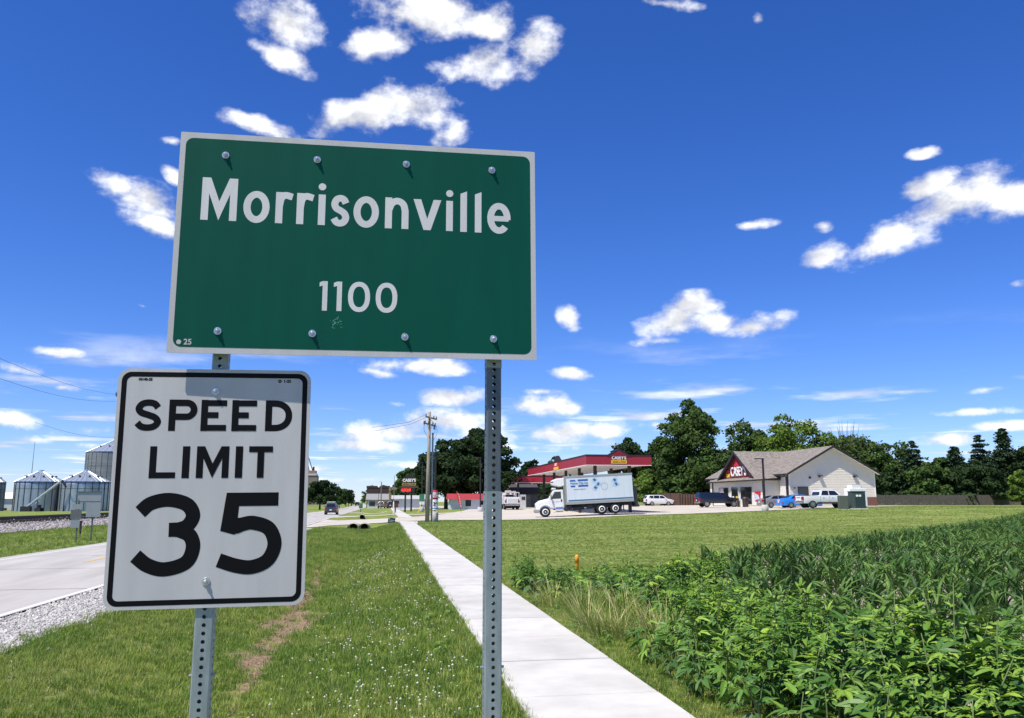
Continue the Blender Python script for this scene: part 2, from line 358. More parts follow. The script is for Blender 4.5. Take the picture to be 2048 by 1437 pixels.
def strip(name, a, b, mt, lift, n_across=6, step=1.0, kind='structure', parent=None, zfun=None, thick=0.0):
    """sheet between two polylines a, b (same length), draped over the ground"""
    a = np.array(a, float); b = np.array(b, float)
    rows = []
    for i in range(len(a) - 1):
        k = max(1, int(max(np.linalg.norm(a[i + 1] - a[i]), np.linalg.norm(b[i + 1] - b[i])) / step))
        for j in range(k): t = j / k; rows.append((a[i] * (1 - t) + a[i + 1] * t, b[i] * (1 - t) + b[i + 1] * t))
    rows.append((a[-1], b[-1]))
    v = []
    for p, q in rows:
        for j in range(n_across + 1):
            t = j / n_across; r = p * (1 - t) + q * t
            v.append((r[0], r[1], (zfun(r[0], r[1]) if zfun else gz(r[0], r[1])) + lift))
    m = n_across + 1
    f = [(i * m + j, i * m + j + 1, (i + 1) * m + j + 1, (i + 1) * m + j) for i in range(len(rows) - 1) for j in range(n_across)]
    mb = MB(); mb.add(v, f); o = mb.build(name, mt, parent)
    if kind and not parent: o['kind'] = kind
    return o

M_road = mat('road_concrete', (.34, .32, .295), .9, rgb2=(.46, .435, .405), scale=.7, bump=.15, bscale=60, sx=(1.6, .22, 1))
M_white_paint = mat('white_line_paint', (.62, .61, .58), .8, var=.12, scale=9)
M_yellow_paint = mat('yellow_line_paint', (.60, .38, .07), .8, var=.15, scale=9)
M_conc = mat('pale_concrete', (.44, .425, .39), .9, rgb2=(.57, .555, .515), scale=1.6, bump=.12, bscale=90, objrand=.07)
M_lot = mat('lot_concrete', (.42, .38, .32), .9, rgb2=(.54, .495, .425), scale=.25, bump=.08, bscale=40)
Yr = [-30, 0, 10, 20, 40, 60, 80, 100, 130, 160, 200, 230, 260, 300, 350, 420, 520, 700, 1000]
ROAD = strip('road', [(float(road_r(y)) - ROAD_W, y) for y in Yr], [(float(road_r(y)), y) for y in Yr], M_road, -.30, 4, 8, zfun=lambda x, y: 0.0)
for nm, off, w in (('edge_line', -.16, .13), ('edge_line', -ROAD_W + .05, .13)):
    o = strip(nm, [(float(road_r(y)) + off, y) for y in Yr[:-3]], [(float(road_r(y)) + off + w, y) for y in Yr[:-3]], M_white_paint, -.296, 1, 8, zfun=lambda x, y: 0.0, parent=ROAD)
road_marks = None
for k in range(-1, 22):
    y0 = 29.0 + k * 12.2; xc = float(road_r(y0)) - ROAD_W / 2
    strip('centre_dash', [(xc - .06, y0), (float(road_r(y0 + 3.4)) - ROAD_W / 2 - .06, y0 + 3.4)], [(xc + .06, y0), (float(road_r(y0 + 3.4)) - ROAD_W / 2 + .06, y0 + 3.4)], M_yellow_paint, -.295, 1, 4, zfun=lambda x, y: 0.0, parent=ROAD)
# tar joints across and along the old concrete
M_tar = mat('dark_joint', (.12, .11, .10), .9)
for k in range(0, 24):
    y0 = 8 + k * 6.1; xr = float(road_r(y0))
    strip('road_joint', [(xr - ROAD_W + .2, y0), (xr - .2, y0 + .05)], [(xr - ROAD_W + .2, y0 + .035), (xr - .2, y0 + .085)], M_tar, -.2965, 1, 3, zfun=lambda x, y: 0.0, parent=ROAD)

# gravel shoulders
M_gravel = mat('limestone_gravel', (.30, .285, .26), .95, rgb2=(.54, .52, .48), scale=22, bump=1.0, bscale=40)
Ys = [-6, 4, 8, 12, 16, 20, 26, 34, 44, 54, 63]
sh_w = lambda y: 1.45 + .12 * math.sin(y * 1.3) + .08 * math.sin(y * 3.1)
strip('gravel_shoulder', [(float(road_r(y)), y) for y in Ys], [(float(road_r(y)) + sh_w(y), y) for y in Ys], M_gravel, .012, 6, .4)
strip('far_gravel_shoulder', [(float(road_r(y)) - ROAD_W - .55 - .06 * math.sin(y), y) for y in Yr[:10]], [(float(road_r(y)) - ROAD_W, y) for y in Yr[:10]], M_gravel, .03, 3, 1)
def stone_mesh(nm, mt, seed):
    bm = bmesh.new(); bmesh.ops.create_icosphere(bm, subdivisions=1, radius=1); r = random.Random(seed)
    for v in bm.verts: v.co *= r.uniform(.65, 1.15); v.co.z *= .7
    me = bpy.data.meshes.new(nm); bm.to_mesh(me); bm.free(); me.materials.append(mt); return me
M_stone = mat('limestone_chip', (.46, .44, .41), .95, objrand=.42)
stones = [stone_mesh('chip_%d' % k, M_stone, k) for k in range(4)]
n = 26000
yy = 5 + 45 * rng.random(n) ** 1.7; uu = rng.random(n) ** .9
xx = road_r(yy) + .04 + uu * (1.5 + .15 * np.sin(yy * 1.3) + .10 * np.sin(yy * 3.1)) + (rng.random(n) < .06) * rng.random(n) * .5
pts = np.stack([xx, yy, ground_z(xx, yy) + .014], 1)
scatter('shoulder_gravel_chips', pts, rng.random((n, 3)) * 6.28, (.009 + .02 * rng.random(n) ** 2) * (1 + yy / 45), rng.integers(0, 4, n), stones, 'loose white limestone gravel along the near road edge', 'gravel')

# sidewalk of separate slabs
walk = tag(put(bpy.data.objects.new('sidewalk', None)), 'pale concrete sidewalk running beside the ditch towards town', None, None, 'structure')
def slab(y0, y1, x0f, wf):
    mb = MB(); z1 = .035 + rnd.uniform(-.004, .004)
    a0, a1 = x0f(y0), x0f(y1)
    vs = [(a0, y0, -.12), (a0 + wf(y0), y0, -.12), (a1 + wf(y1), y1, -.12), (a1, y1, -.12), (a0, y0, z1), (a0 + wf(y0), y0, z1), (a1 + wf(y1), y1, z1), (a1, y1, z1)]
    mb.add(vs, [(0, 3, 2, 1), (4, 5, 6, 7), (0, 1, 5, 4), (1, 2, 6, 5), (2, 3, 7, 6), (3, 0, 4, 7)])
    return mb.build('slab', M_conc, walk, bevel=.006)
y = -2.2
while y < 67:
    slab(y + .010, y + 1.52 - .010, lambda q: float(walk_l(q)), lambda q: WALK_W + .35 * float(sstep((q - 58) / 9))); y += 1.525
y = 86.5
while y < 230:
    d = 3.05; slab(y, y + d - .02, lambda q: float(walk_l(q)) + .4, lambda q: 1.4); y += d
# driveway and station lot
near = [(-4.15, 63.6), (-2.2, 66.4), (3.2, 68.0), (4.9, 70.4), (7.4, 74.2), (12.6, 73.2), (18.6, 76.3), (26, 78), (32.5, 78.9), (39.7, 80.4), (45.3, 80.9), (56, 84.9), (66, 90)]
far = [(-3.3, 91), (-1.5, 85.5), (4.0, 85.0), (5.0, 86.5), (8.6, 97), (14, 113), (19, 140), (28, 148), (36, 150), (44, 150), (52, 148), (60, 140), (70, 130)]
strip('station_lot', near, far, M_lot, .035, 26, 1.2)
strip('second_driveway', [(-3.0, 101), (0, 102.5), (4.3, 102.5), (6, 101.8), (9.5, 101.6)], [(-2.7, 111), (0, 108.5), (4.6, 107.5), (8, 106), (12.5, 106.5)], M_lot, .035, 6, 1)
strip('third_driveway', [(-1.5, 140), (6, 142)], [(-1.2, 147), (6, 147)], M_lot, .035, 6, 1)
strip('shopfront_apron', [(7.5, 150), (8, 158), (10, 215)], [(14, 146), (22, 158), (26, 215)], M_lot, .04, 6, 4)

# railway: ballast bank with sleepers ends and two rails
M_ballast = mat('ballast_stone', (.18, .16, .15), .95, rgb2=(.46, .42, .40), scale=2.6, bump=1, bscale=6)
def rail_x(y): return road_r(y) - ROAD_W
Yb = [10, 30, 50, 70, 90, 120, 160, 220]
strip('ballast_bank', [(float(rail_x(y)) - 17.8, y) for y in Yb], [(float(rail_x(y)) - 11.6, y) for y in Yb], M_ballast, .06, 10, 1.0)
M_rail = mat('rusty_rail', (.055, .04, .035), .6, .3)
trk = thing('railway_track', 'dark rails running along the stone ballast bank across the road', 'railway track')
for off in (-15.35, -16.80):
    mb = MB()
    for a, b_ in zip(Yb[:-1], Yb[1:]):
        x0, x1 = float(rail_x(a)) + off, float(rail_x(b_)) + off
        vs = [(x0 - .07, a, .2), (x0 + .07, a, .2), (x0 + .07, a, .44), (x0 - .07, a, .44), (x1 - .07, b_, .2), (x1 + .07, b_, .2), (x1 + .07, b_, .44), (x1 - .07, b_, .44)]
        mb.add(vs, [(0, 1, 5, 4), (1, 2, 6, 5), (2, 3, 7, 6), (3, 0, 4, 7)])
    mb.build('rail', M_rail, trk)
M_sleeper = mat('tarred_sleeper', (.06, .05, .045), .9, var=.3, scale=3)
mb = MB(); mb.box(-1.3, 1.3, -.11, .11, 0, .18); me = mb.mesh('sleeper', M_sleeper)
for k in range(150):
    y = 36 + k * .62; inst('sleeper', me, trk, (float(rail_x(y)) - 16.07, y, .07), (0, 0, -.032))
n = 9000
yy = 26 + 110 * rng.random(n) ** 1.2; xx = rail_x(yy) - 11.4 - 3.8 * rng.random(n) ** .8
bst = [stone_mesh('ballast_%d' % k, mat('ballast_lump', (.33, .305, .29), .95, objrand=.5), 20 + k) for k in range(4)]
scatter('ballast_stones', np.stack([xx, yy, ground_z(xx, yy) + .07], 1), rng.random((n, 3)) * 6.28, .05 + .08 * rng.random(n), rng.integers(0, 4, n), bst, 'loose pinkish grey railway ballast stones below the rails', 'ballast')

# ------------------------------------------------------------------ highway-gothic style stroke lettering
def catmull(pts, k=7):
    P_ = [np.array(p, float) for p in pts]; P_ = [2 * P_[0] - P_[1]] + P_ + [2 * P_[-1] - P_[-2]]; out = []
    for i in range(1, len(P_) - 2):
        for j in range(k):
            t = j / k; a, b, c, d = P_[i - 1:i + 3]
            out.append(.5 * ((2 * b) + (c - a) * t + (2 * a - 5 * b + 4 * c - d) * t * t + (3 * b - a - 3 * c + d) * t ** 3))
    out.append(P_[-2]); return out
def ell(cx, cy, rx, ry, a0, a1, n=22, p=2.0):
    o = []
    for k in range(n + 1):
        a = R(a0 + (a1 - a0) * k / n); c, s_ = math.cos(a), math.sin(a)
        o.append(np.array((cx + rx * math.copysign(abs(c) ** (2 / p), c), cy + ry * math.copysign(abs(s_) ** (2 / p), s_))))
    return o
class Letters:
    def __init__(s, w): s.mb = MB(); s.w = w; s.k = 0
    def lift(s): s.k += 1; return -.00006 * (s.k % 12)
    def ribbon(s, pts, closed=False, w=None):
        w = (w or s.w) / 2; pts = [np.array(p, float) for p in pts]; n = len(pts); y = s.lift(); L_, R_ = [], []
        for i in range(n):
            if closed: d0 = pts[i] - pts[i - 1]; d1 = pts[(i + 1) % n] - pts[i]
            else: d0 = pts[i] - pts[max(i - 1, 0)] if i > 0 else pts[1] - pts[0]; d1 = pts[i + 1] - pts[i] if i < n - 1 else pts[-1] - pts[-2]
            d0 = d0 / (np.linalg.norm(d0) + 1e-12); d1 = d1 / (np.linalg.norm(d1) + 1e-12)
            nn = np.array((-(d0 + d1)[1], (d0 + d1)[0])); nn = nn / (np.linalg.norm(nn) + 1e-12); c = max(.35, float(nn @ np.array((-d1[1], d1[0]))))
            L_.append(pts[i] + nn * w / c); R_.append(pts[i] - nn * w / c)
        vs = [(p[0], y, p[1]) for p in L_] + [(p[0], y, p[1]) for p in R_]
        s.mb.add(vs, [(i, (i + 1) % n, n + (i + 1) % n, n + i) for i in range(n if closed else n - 1)])
    def poly(s, pts): y = s.lift(); s.mb.add([(p[0], y, p[1]) for p in pts], [tuple(range(len(pts)))])
    def bar(s, x0, x1, y0, y1): s.poly([(x0, y0), (x1, y0), (x1, y1), (x0, y1)])
    def glyph(s, ch, x0, x1, y0, y1):
        w = s.w; h = w / 2; X0, X1, Y0, Y1 = x0 + h, x1 - h, y0 + h, y1 - h          # centre-line box
        xm, ym = (x0 + x1) / 2, (y0 + y1) / 2
        f = lambda u, v: (X0 + u * (X1 - X0), Y0 + v * (Y1 - Y0))
        if ch in 'o0': s.ribbon(ell(xm, ym, X1 - xm, Y1 - ym, 0, 360, 40, 2.0 if ch == 'o' else 2.25)[:-1], True)
        elif ch == 'i': s.bar(x0, x1, y0, y1)
        elif ch == 'I': s.bar(x0, x1, y0, y1)
        elif ch == 'l': s.poly([(x0, y0), (x1, y0), (x1, y1), (x0, y1 - w * .42)])
        elif ch == '1': s.bar(x1 - w, x1, y0, y1); s.poly([(x0, y1 - w * 1.15), (x1 - w * .9, y1 - w * .9), (x1 - w * .9, y1), (x1 - w, y1), (x0, y1 - w * .3)])
        elif ch == 'r': s.bar(x0, x0 + w, y0, y1); s.ribbon(catmull([(X0, Y0 + .55 * (Y1 - Y0)), (X0 + .18 * (X1 - X0), Y0 + .88 * (Y1 - Y0)), (X0 + .62 * (X1 - X0), Y1 + h * .1), (x1, Y1 - h * .35)]))
        elif ch == 'n': s.bar(x0, x0 + w, y0, y1); s.ribbon(catmull([f(0, .6), f(.2, .90), f(.55, 1.0), f(.88, .87), f(1, .6)]) + [np.array((X1, y0))])
        elif ch == 'v':
            s.poly([(x0, y1), (x0 + w * 1.12, y1), (xm + w * .52, y0), (xm - w * .52, y0)]); s.poly([(x1 - w * 1.12, y1), (x1, y1), (xm + w * .52, y0), (xm - w * .52, y0)])
        elif ch == 'M':
            s.bar(x0, x0 + w, y0, y1); s.bar(x1 - w, x1, y0, y1)
            yi = 1.02 * w * (y1 - y0) / (xm - x0 - .15 * w)
            for a, q in ((x0, 1), (x1, -1)): s.poly([(a + q * .15 * w, y1), (a + q * w * 1.17, y1), (xm, y0 + yi), (xm, y0)])
        elif ch == 'e': s.ribbon([(X0 + h * .4, ym - h * .1), (X1 + h * .4, ym - h * .1)], w=w * .82); s.ribbon(ell(xm, ym, X1 - xm, Y1 - ym, -6, 318, 34))
        elif ch in 'sS': s.ribbon(catmull([f(.97, .80), f(.80, .95), f(.5, 1), f(.2, .94), f(.05, .76), f(.18, .60), f(.5, .51), f(.84, .40), f(.98, .23), f(.82, .055), f(.5, 0), (X0 + .2 * (X1 - X0), Y0 + .045 * (Y1 - Y0)), f(.0, .19)]))
        elif ch == 'P': s.bar(x0, x0 + w, y0, y1); m = Y0 + .44 * (Y1 - Y0); c = (m + Y1) / 2; r = (Y1 - m) / 2; s.ribbon([np.array((X0, Y1))] + ell(X1 - r, c, r, r, 90, -90, 16) + [np.array((X0, m))])
        elif ch == 'D': s.bar(x0, x0 + w, y0, y1); s.ribbon([np.array((X0, Y1))] + ell(X0 + .28 * (X1 - X0), ym, .72 * (X1 - X0), Y1 - ym, 90, -90, 22, 2.2) + [np.array((X0, Y0))])
        elif ch == 'E':
            s.bar(x0, x0 + w, y0, y1)
            for c, q in ((Y1, 1), (ym + h * .1, .68), (Y0, 1)): s.bar(x0, x0 + (x1 - x0) * q, c - h * .92, c + h * .92)
        elif ch == 'L': s.bar(x0, x0 + w, y0, y1); s.bar(x0, x1, y0, y0 + w * .9)
        elif ch == 'T': s.bar(xm - h, xm + h, y0, y1); s.bar(x0, x1, y1 - w * .9, y1)
        elif ch == '3':
            s.ribbon(catmull([f(-.02, .825), f(.17, .95), f(.5, 1.0), f(.84, .93), f(.97, .77), f(.88, .62), f(.72, .565)]) + [np.array(f(.53, .56))])
            s.ribbon([np.array(f(.53, .56)), np.array(f(.62, .56))] + catmull([f(.72, .555), f(.93, .47), f(1.0, .29), f(.88, .08), f(.5, -.01), f(.18, .05), f(-.06, .19)]))
        elif ch == '5':
            W_, H_ = x1 - x0, y1 - y0; g = lambda u, v: (x0 + u * W_, y0 + v * H_)
            s.bar(x0 + .138 * W_, x1 - .07 * W_, y1 - w * .98, y1)
            s.poly([g(.138, 1), g(.35, 1), g(.318, .66), g(.30, .56), g(.273, .481), g(.066, .528)])
            s.poly([g(.26, .68), g(.42, .695), g(.42, .53), g(.273, .481)]); s.ribbon(catmull([g(.285, .570), g(.42, .612), g(.57, .622), g(.80, .55), g(.895, .36), g(.80, .165), g(.57, .082), g(.33, .10), g(.06, .172)]))
    def dot(s, x0, x1, y0, y1): s.poly(ell((x0 + x1) / 2, (y0 + y1) / 2, (x1 - x0) / 2, (y1 - y0) / 2, 0, 360, 20)[:-1])

def rounded(w, h, r, n=7):
    pts = []
    for cx, cy, a in ((w / 2 - r, h / 2 - r, 0), (-w / 2 + r, h / 2 - r, 90), (-w / 2 + r, -h / 2 + r, 180), (w / 2 - r, -h / 2 + r, 270)):
        for k in range(n + 1): t = R(a + 90 * k / n); pts.append((cx + r * math.cos(t), cy + r * math.sin(t)))
    return pts
def plate(mb, pts, y0, y1):
    n = len(pts); mb.add([(x, y0, z) for x, z in pts] + [(x, y1, z) for x, z in pts], [tuple(range(n)), tuple(range(2 * n - 1, n - 1, -1))] + [(i, n + i, n + (i + 1) % n, (i + 1) % n) for i in range(n)])
def ring(mb, a, b, y):
    n = len(a); mb.add([(x, y, z) for x, z in a] + [(x, y, z) for x, z in b], [(i, (i + 1) % n, n + (i + 1) % n, n + i) for i in range(n)])

def sheeting(name, rgb, rough, dark=.93, grain=420, spec=.3):
    """retroreflective sheeting: fine prismatic grain, faint rolled banding"""
    m = bpy.data.materials.new(name); m.use_nodes = True; nt = m.node_tree; N = nt.nodes; L = nt.links; b = N['Principled BSDF']
    b.inputs['Roughness'].default_value = rough; b.inputs['Specular IOR Level'].default_value = spec
    tc = N.new('ShaderNodeTexCoord')
    mp = N.new('ShaderNodeMapping'); mp.inputs['Scale'].default_value = (grain, grain, grain); mp.inputs['Rotation'].default_value = (0, R(32), 0); L.new(tc.outputs['Object'], mp.inputs[0])
    ck = N.new('ShaderNodeTexChecker'); ck.inputs['Scale'].default_value = 1.0; L.new(mp.outputs[0], ck.inputs[0])
    nz = N.new('ShaderNodeTexNoise'); nz.inputs['Scale'].default_value = 1.6; nz.inputs['Detail'].default_value = 3; m2 = N.new('ShaderNodeMapping'); m2.inputs['Scale'].default_value = (9, 1, 1); L.new(tc.outputs['Object'], m2.inputs[0]); L.new(m2.outputs[0], nz.inputs['Vector'])
    a = N.new('ShaderNodeMapRange'); L.new(ck.outputs['Fac'], a.inputs[0]); a.inputs[3].default_value = dark; a.inputs[4].default_value = 1.04
    c = N.new('ShaderNodeMapRange'); L.new(nz.outputs['Fac'], c.inputs[0]); c.inputs[1].default_value = .35; c.inputs[2].default_value = .65; c.inputs[3].default_value = .95; c.inputs[4].default_value = 1.05
    mu = N.new('ShaderNodeMath'); mu.operation = 'MULTIPLY'; L.new(a.outputs[0], mu.inputs[0]); L.new(c.outputs[0], mu.inputs[1])
    mx = N.new('ShaderNodeMix'); mx.data_type = 'RGBA'; mx.blend_type = 'MULTIPLY'; mx.inputs[0].default_value = 1; mx.inputs[6].default_value = (*rgb, 1)
    cc = N.new('ShaderNodeCombineColor'); [L.new(mu.outputs[0], cc.inputs[k]) for k in range(3)]
    L.new(cc.outputs[0], mx.inputs[7]); L.new(mx.outputs[2], b.inputs['Base Color']); return m
M_green = sheeting('green_sheeting', (.0006, .068, .045), .5, .96, 300, .12)
M_silver = sheeting('white_sheeting', (.47, .468, .47), .5, .86, 330, .2)
M_letter_white = sheeting('white_letter_sheeting', (.58, .58, .58), .5, .88, 330, .2)
M_black = mat('black_legend_film', (.004, .004, .005), .5, spec=.12)
M_alu = mat('mill_aluminium', (.62, .63, .64), .42, .9)
M_galv = mat('galvanised_steel', (.20, .245, .255), .5, .55, rgb2=(.36, .41, .42), scale=22, sx=(1, 1, .25))
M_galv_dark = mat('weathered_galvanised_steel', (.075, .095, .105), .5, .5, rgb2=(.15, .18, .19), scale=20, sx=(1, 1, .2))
M_bolt = mat('zinc_bolt', (.55, .56, .57), .35, .85)
def bolt_mesh():
    mb = MB(); X = Matrix.Rotation(R(90), 4, 'X')
    mb.lathe([(.0125, 0), (.0125, .0022), (.0118, .003)], 20, X); mb.lathe([(.0072, .003), (.0072, .0095), (.0060, .0108)], 6, X); mb.lathe([(.0038, .0105), (.0038, .0150), (.003, .0156)], 10, X)
    return mb.mesh('bolt', M_bolt)
BOLT = bolt_mesh()

def tube_post(name, side, zlo, zhi, mt, parent, x, y, lean=0.0, pitch=.0254, phase=.0127):
    """square perforated steel tube: real round holes in all four walls, folded rounded edges"""
    mb = MB(); r = .0066; h = side / 2; c = .004; nh = int((zhi - zlo) / pitch); ns = 10
    for k in range(4):
        Rz = Matrix.Rotation(R(90 * k), 4, 'Z')
        for i in range(nh):
            z0 = zlo + i * pitch; zc = z0 + pitch / 2; hw = pitch / 2
            circ = [(r * math.cos(2 * math.pi * j / ns), zc + r * math.sin(2 * math.pi * j / ns)) for j in range(ns)]
            sq = []
            for j in range(ns):
                a = 2 * math.pi * j / ns; q = 1 / max(abs(math.cos(a)), abs(math.sin(a))); sq.append((hw * q * math.cos(a), zc + hw * q * math.sin(a)))
            vs = [(a, -h, b) for a, b in circ] + [(a, -h, b) for a, b in sq] + [(a, -h + .0028, b) for a, b in circ]
            mb.add(vs, [(j, (j + 1) % ns, ns + (j + 1) % ns, ns + j) for j in range(ns)] + [(2 * ns + j, 2 * ns + (j + 1) % ns, (j + 1) % ns, j) for j in range(ns)], Rz)
            for q in (-1, 1):      # corner fillers of the cell and the flat flanks
                mb.add([(q * hw, -h, z0), (q * (h - c), -h, z0), (q * (h - c), -h, z0 + pitch), (q * hw, -h, z0 + pitch)], [(0, 1, 2, 3)], Rz)
                for q2 in (-1, 1):
                    aa = [(q * hw, -h, zc + q2 * hw), (q * hw, -h, zc + q2 * hw * math.tan(R(36))), (q * hw * math.tan(R(18)) * 0 + q * hw * .7265 * 0 + q * hw * (math.cos(R(72)) / math.sin(R(72))), -h, zc + q2 * hw)]
                    mb.add(aa, [(0, 1, 2)], Rz)
        zt = zlo + nh * pitch
        mb.add([(h - c, -h, zlo), (h, -h + c, zlo), (h, -h + c, zt), (h - c, -h, zt)], [(0, 1, 2, 3)], Rz)
    o = mb.build(name, mt, parent, fix=False); o.location = (x, y, 0); o.rotation_euler = (0, lean, 0)
    return o

def signs():
    # ---- town sign with its two posts
    t = thing('town_sign', 'large green Morrisonville town sign on two perforated steel posts', 'road sign', (-.02, 2.77, 0))
    w, h = 1.2192, .763
    mb = MB(); plate(mb, rounded(w, h, .004, 2), 0, .003); pan = mb.build('panel', M_silver, t); pan.location = (0, 0, 2.46); pan.rotation_euler = (0, R(-.227), R(-2.03))
    mb = MB(); plate(mb, rounded(w - .036, h - .040, .026), -.0006, -.0001); g = mb.build('green_field', M_green, pan)
    Lm = Letters(.0238)
    for ch, x0, x1, y0, y1 in [('M', -.530, -.414, .0725, .2222), ('o', -.393, -.307, .0690, .1825), ('r', -.2874, -.2321, .0715, .1825), ('r', -.2176, -.1625, .0715, .1825), ('i', -.1455, -.1217, .0715, .1810),
            ('s', -.1043, -.0396, .0690, .1825), ('o', -.0267, .0597, .0690, .1825), ('n', .0810, .1619, .0705, .1825), ('v', .1782, .2750, .0700, .1812), ('i', .2925, .3160, .0700, .1805), ('l', .3422, .3654, .0690, .2185), ('l', .3934, .4167, .0690, .2185), ('e', .4374, .5206, .0675, .1815)]:
        Lm.glyph(ch, x0, x1, y0, y1)
    Lm.dot(-.1468, -.1212, .1960, .2216); Lm.dot(.2915, .3171, .1945, .2201)
    o = Lm.mb.build('town_name_lettering', M_letter_white, pan); o.location = (0, -.0008, 0)
    Ln = Letters(.0165)
    for ch, x0, x1 in (('1', -.1316, -.1049), ('1', -.0845, -.0570), ('0', -.0363, .0371), ('0', .0561, .1289)): Ln.glyph(ch, x0, x1, -.2275 if ch == '1' else -.2290, -.1255 if ch == '1' else -.1240)
    o = Ln.mb.build('population_lettering', M_letter_white, pan); o.location = (0, -.0008, 0)
    text('maker_mark', '25', .026, M_silver, pan, (-.545, -.0009, -.3455), (R(90), 0, 0), .0001, .0006)
    part('maker_seal', M_silver, pan, lambda b: b.poly([(-.573 + .0078 * math.cos(k * .4488), -.0009, -.3455 + .0078 * math.sin(k * .4488)) for k in range(14)]))
    # scuff where something struck the sheeting
    M_scuff = mat('scuffed_film', (.10, .36, .24), .6)
    def sc(b):
        r_ = random.Random(3)
        for k in range(34):
            x, z = -.077 + r_.gauss(0, .009), -.268 + r_.gauss(0, .009); a = r_.uniform(-.5, 1.2); l = r_.uniform(.002, .007); q = r_.uniform(.0006, .0014)
            b.poly([(x, -.0009 - k * 2e-6, z), (x + l * math.cos(a), -.0009 - k * 2e-6, z + l * math.sin(a)), (x + l * math.cos(a) - q, -.0009 - k * 2e-6, z + l * math.sin(a) + q), (x - q, -.0009 - k * 2e-6, z + q)])
    part('scuff_mark', M_scuff, pan, sc)
    for x, z in [(-.460, .3045), (-.155, .3063), (.151, .3076), (.454, .3026), (-.453, -.3068), (-.1496, -.3073), (.157, -.3114), (.4596, -.3108)]:
        inst('bolt', BOLT, pan, (x, -.0007, z), (0, rnd.uniform(0, 6), 0))
    for z in (.305, -.309):
        part('stiffener', M_alu, pan, lambda b: (b.box(-.56, .56, .0035, .0065, z - .022, z + .022), b.box(-.56, .56, .0065, .044, z - .003, z + .003)))
    # posts
    for x, y, zs, ln in ((-.468 + .02, .0665 + .032, 1.52, R(-.55)), (.452 + .02, .030 + .032, 1.655, R(-.35))):
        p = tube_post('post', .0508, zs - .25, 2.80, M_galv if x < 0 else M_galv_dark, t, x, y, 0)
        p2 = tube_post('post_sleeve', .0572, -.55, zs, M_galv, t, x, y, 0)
        part('sleeve_bolt', M_bolt, t, lambda b: b.tube([(x - .040, y, 1.06), (x + .040, y, 1.06)], .0045, 8))
    tube_post('post_splice', .0535, 2.06, 2.12 + .3, M_galv, t, .472, .062)
    # ---- speed limit sign on the left post
    s = thing('speed_limit_sign', 'white speed limit 35 sign with black border on the left post', 'road sign', (-.47, 2.83, 0))
    w, h = .6096, .7615
    mb = MB(); plate(mb, rounded(w, h, .038), 0, .0025); pan = mb.build('panel', M_silver, s); pan.location = (0, 0, 1.65); pan.rotation_euler = (0, R(-.61), R(-1.04))
    mb = MB(); ring(mb, rounded(w - .0225, h - .0225, .030), rounded(w - .0545, h - .0545, .017), -.0005); mb.build('black_border', M_black, pan)
    L1 = Letters(.0212)
    for ch, x0, x1 in (('S', -.2490, -.1640), ('P', -.1424, -.0544), ('E', -.0425, .0376), ('E', .0545, .1329), ('D', .1610, .2470)): L1.glyph(ch, x0, x1, .1770, .2795)
    for ch, x0, x1 in (('L', -.1930, -.1125), ('I', -.0929, -.0702), ('M', -.0490, .0518), ('I', .0720, .0948), ('T', .1140, .1893)): L1.glyph(ch, x0, x1, .0250, .1274)
    o = L1.mb.build('speed_limit_lettering', M_black, pan); o.location = (0, -.0005, 0)
    L2 = Letters(.0440)
    L2.glyph('3', -.2300, -.0238, -.2794, -.0213); L2.glyph('5', .0215, .2270, -.2791, -.0225)
    o = L2.mb.build('number_lettering', M_black, pan); o.location = (0, -.0005, 0)
    text('part_number', '10140-35', .0115, M_black, pan, (-.2215, -.0006, .3450), (R(90), 0, 0), .0001, .0006)
    text('date_mark', '1-25', .0135, M_black, pan, (.2275, -.0006, .3438), (R(90), 0, 0), .0001, .0006)
    part('maker_seal', M_black, pan, lambda b: ring(b, [(.2035 + .0058 * math.cos(k * .5236), .3438 + .0058 * math.sin(k * .5236)) for k in range(12)], [(.2035 + .0022 * math.cos(k * .5236), .3438 + .0022 * math.sin(k * .5236)) for k in range(12)], -.0006))
    for z in (.3077, -.3004): inst('bolt', BOLT, pan, (-.0008, -.0004, z), (0, 1.0 + z, 0))
signs()

# ------------------------------------------------------------------ trees
M_bark = mat('tree_bark', (.075, .058, .042), .95, var=.35, scale=6, bump=.6)
def leafmat(nm, rgb, var=.45, trans=.22):
    return mat(nm, tuple(c * (1 - var) for c in rgb), .75, rgb2=tuple(c * (1 + var) for c in rgb), scale=.45, trans=trans, spec=.15)
LEAF = {'dark': leafmat('dark_oak_leaves', (.030, .058, .018)), 'mid': leafmat('maple_leaves', (.062, .110, .026)), 'light': leafmat('light_green_leaves', (.125, .20, .034)), 'pine': leafmat('pine_needles', (.038, .070, .034), .35, .1), 'olive': leafmat('olive_leaves', (.080, .120, .034))}
def quads(C, Nn, size, rg, aspect=.7):
    """leaf quads at centres C facing roughly Nn"""
    n = len(C); a = rg.normal(size=(n, 3)); a -= (a * Nn).sum(1, keepdims=True) * Nn; a /= np.linalg.norm(a, axis=1, keepdims=True) + 1e-9
    b = np.cross(Nn, a); s = size[:, None]
    v = np.stack([C - a * s * .5, C + b * s * .5 * aspect, C + a * s * .5, C - b * s * .5 * aspect], 1).reshape(-1, 3)
    f = np.arange(4 * n).reshape(n, 4); return v, f
def unit(rg, n):
    d = rg.normal(size=(n, 3)); return d / np.linalg.norm(d, axis=1, keepdims=True)
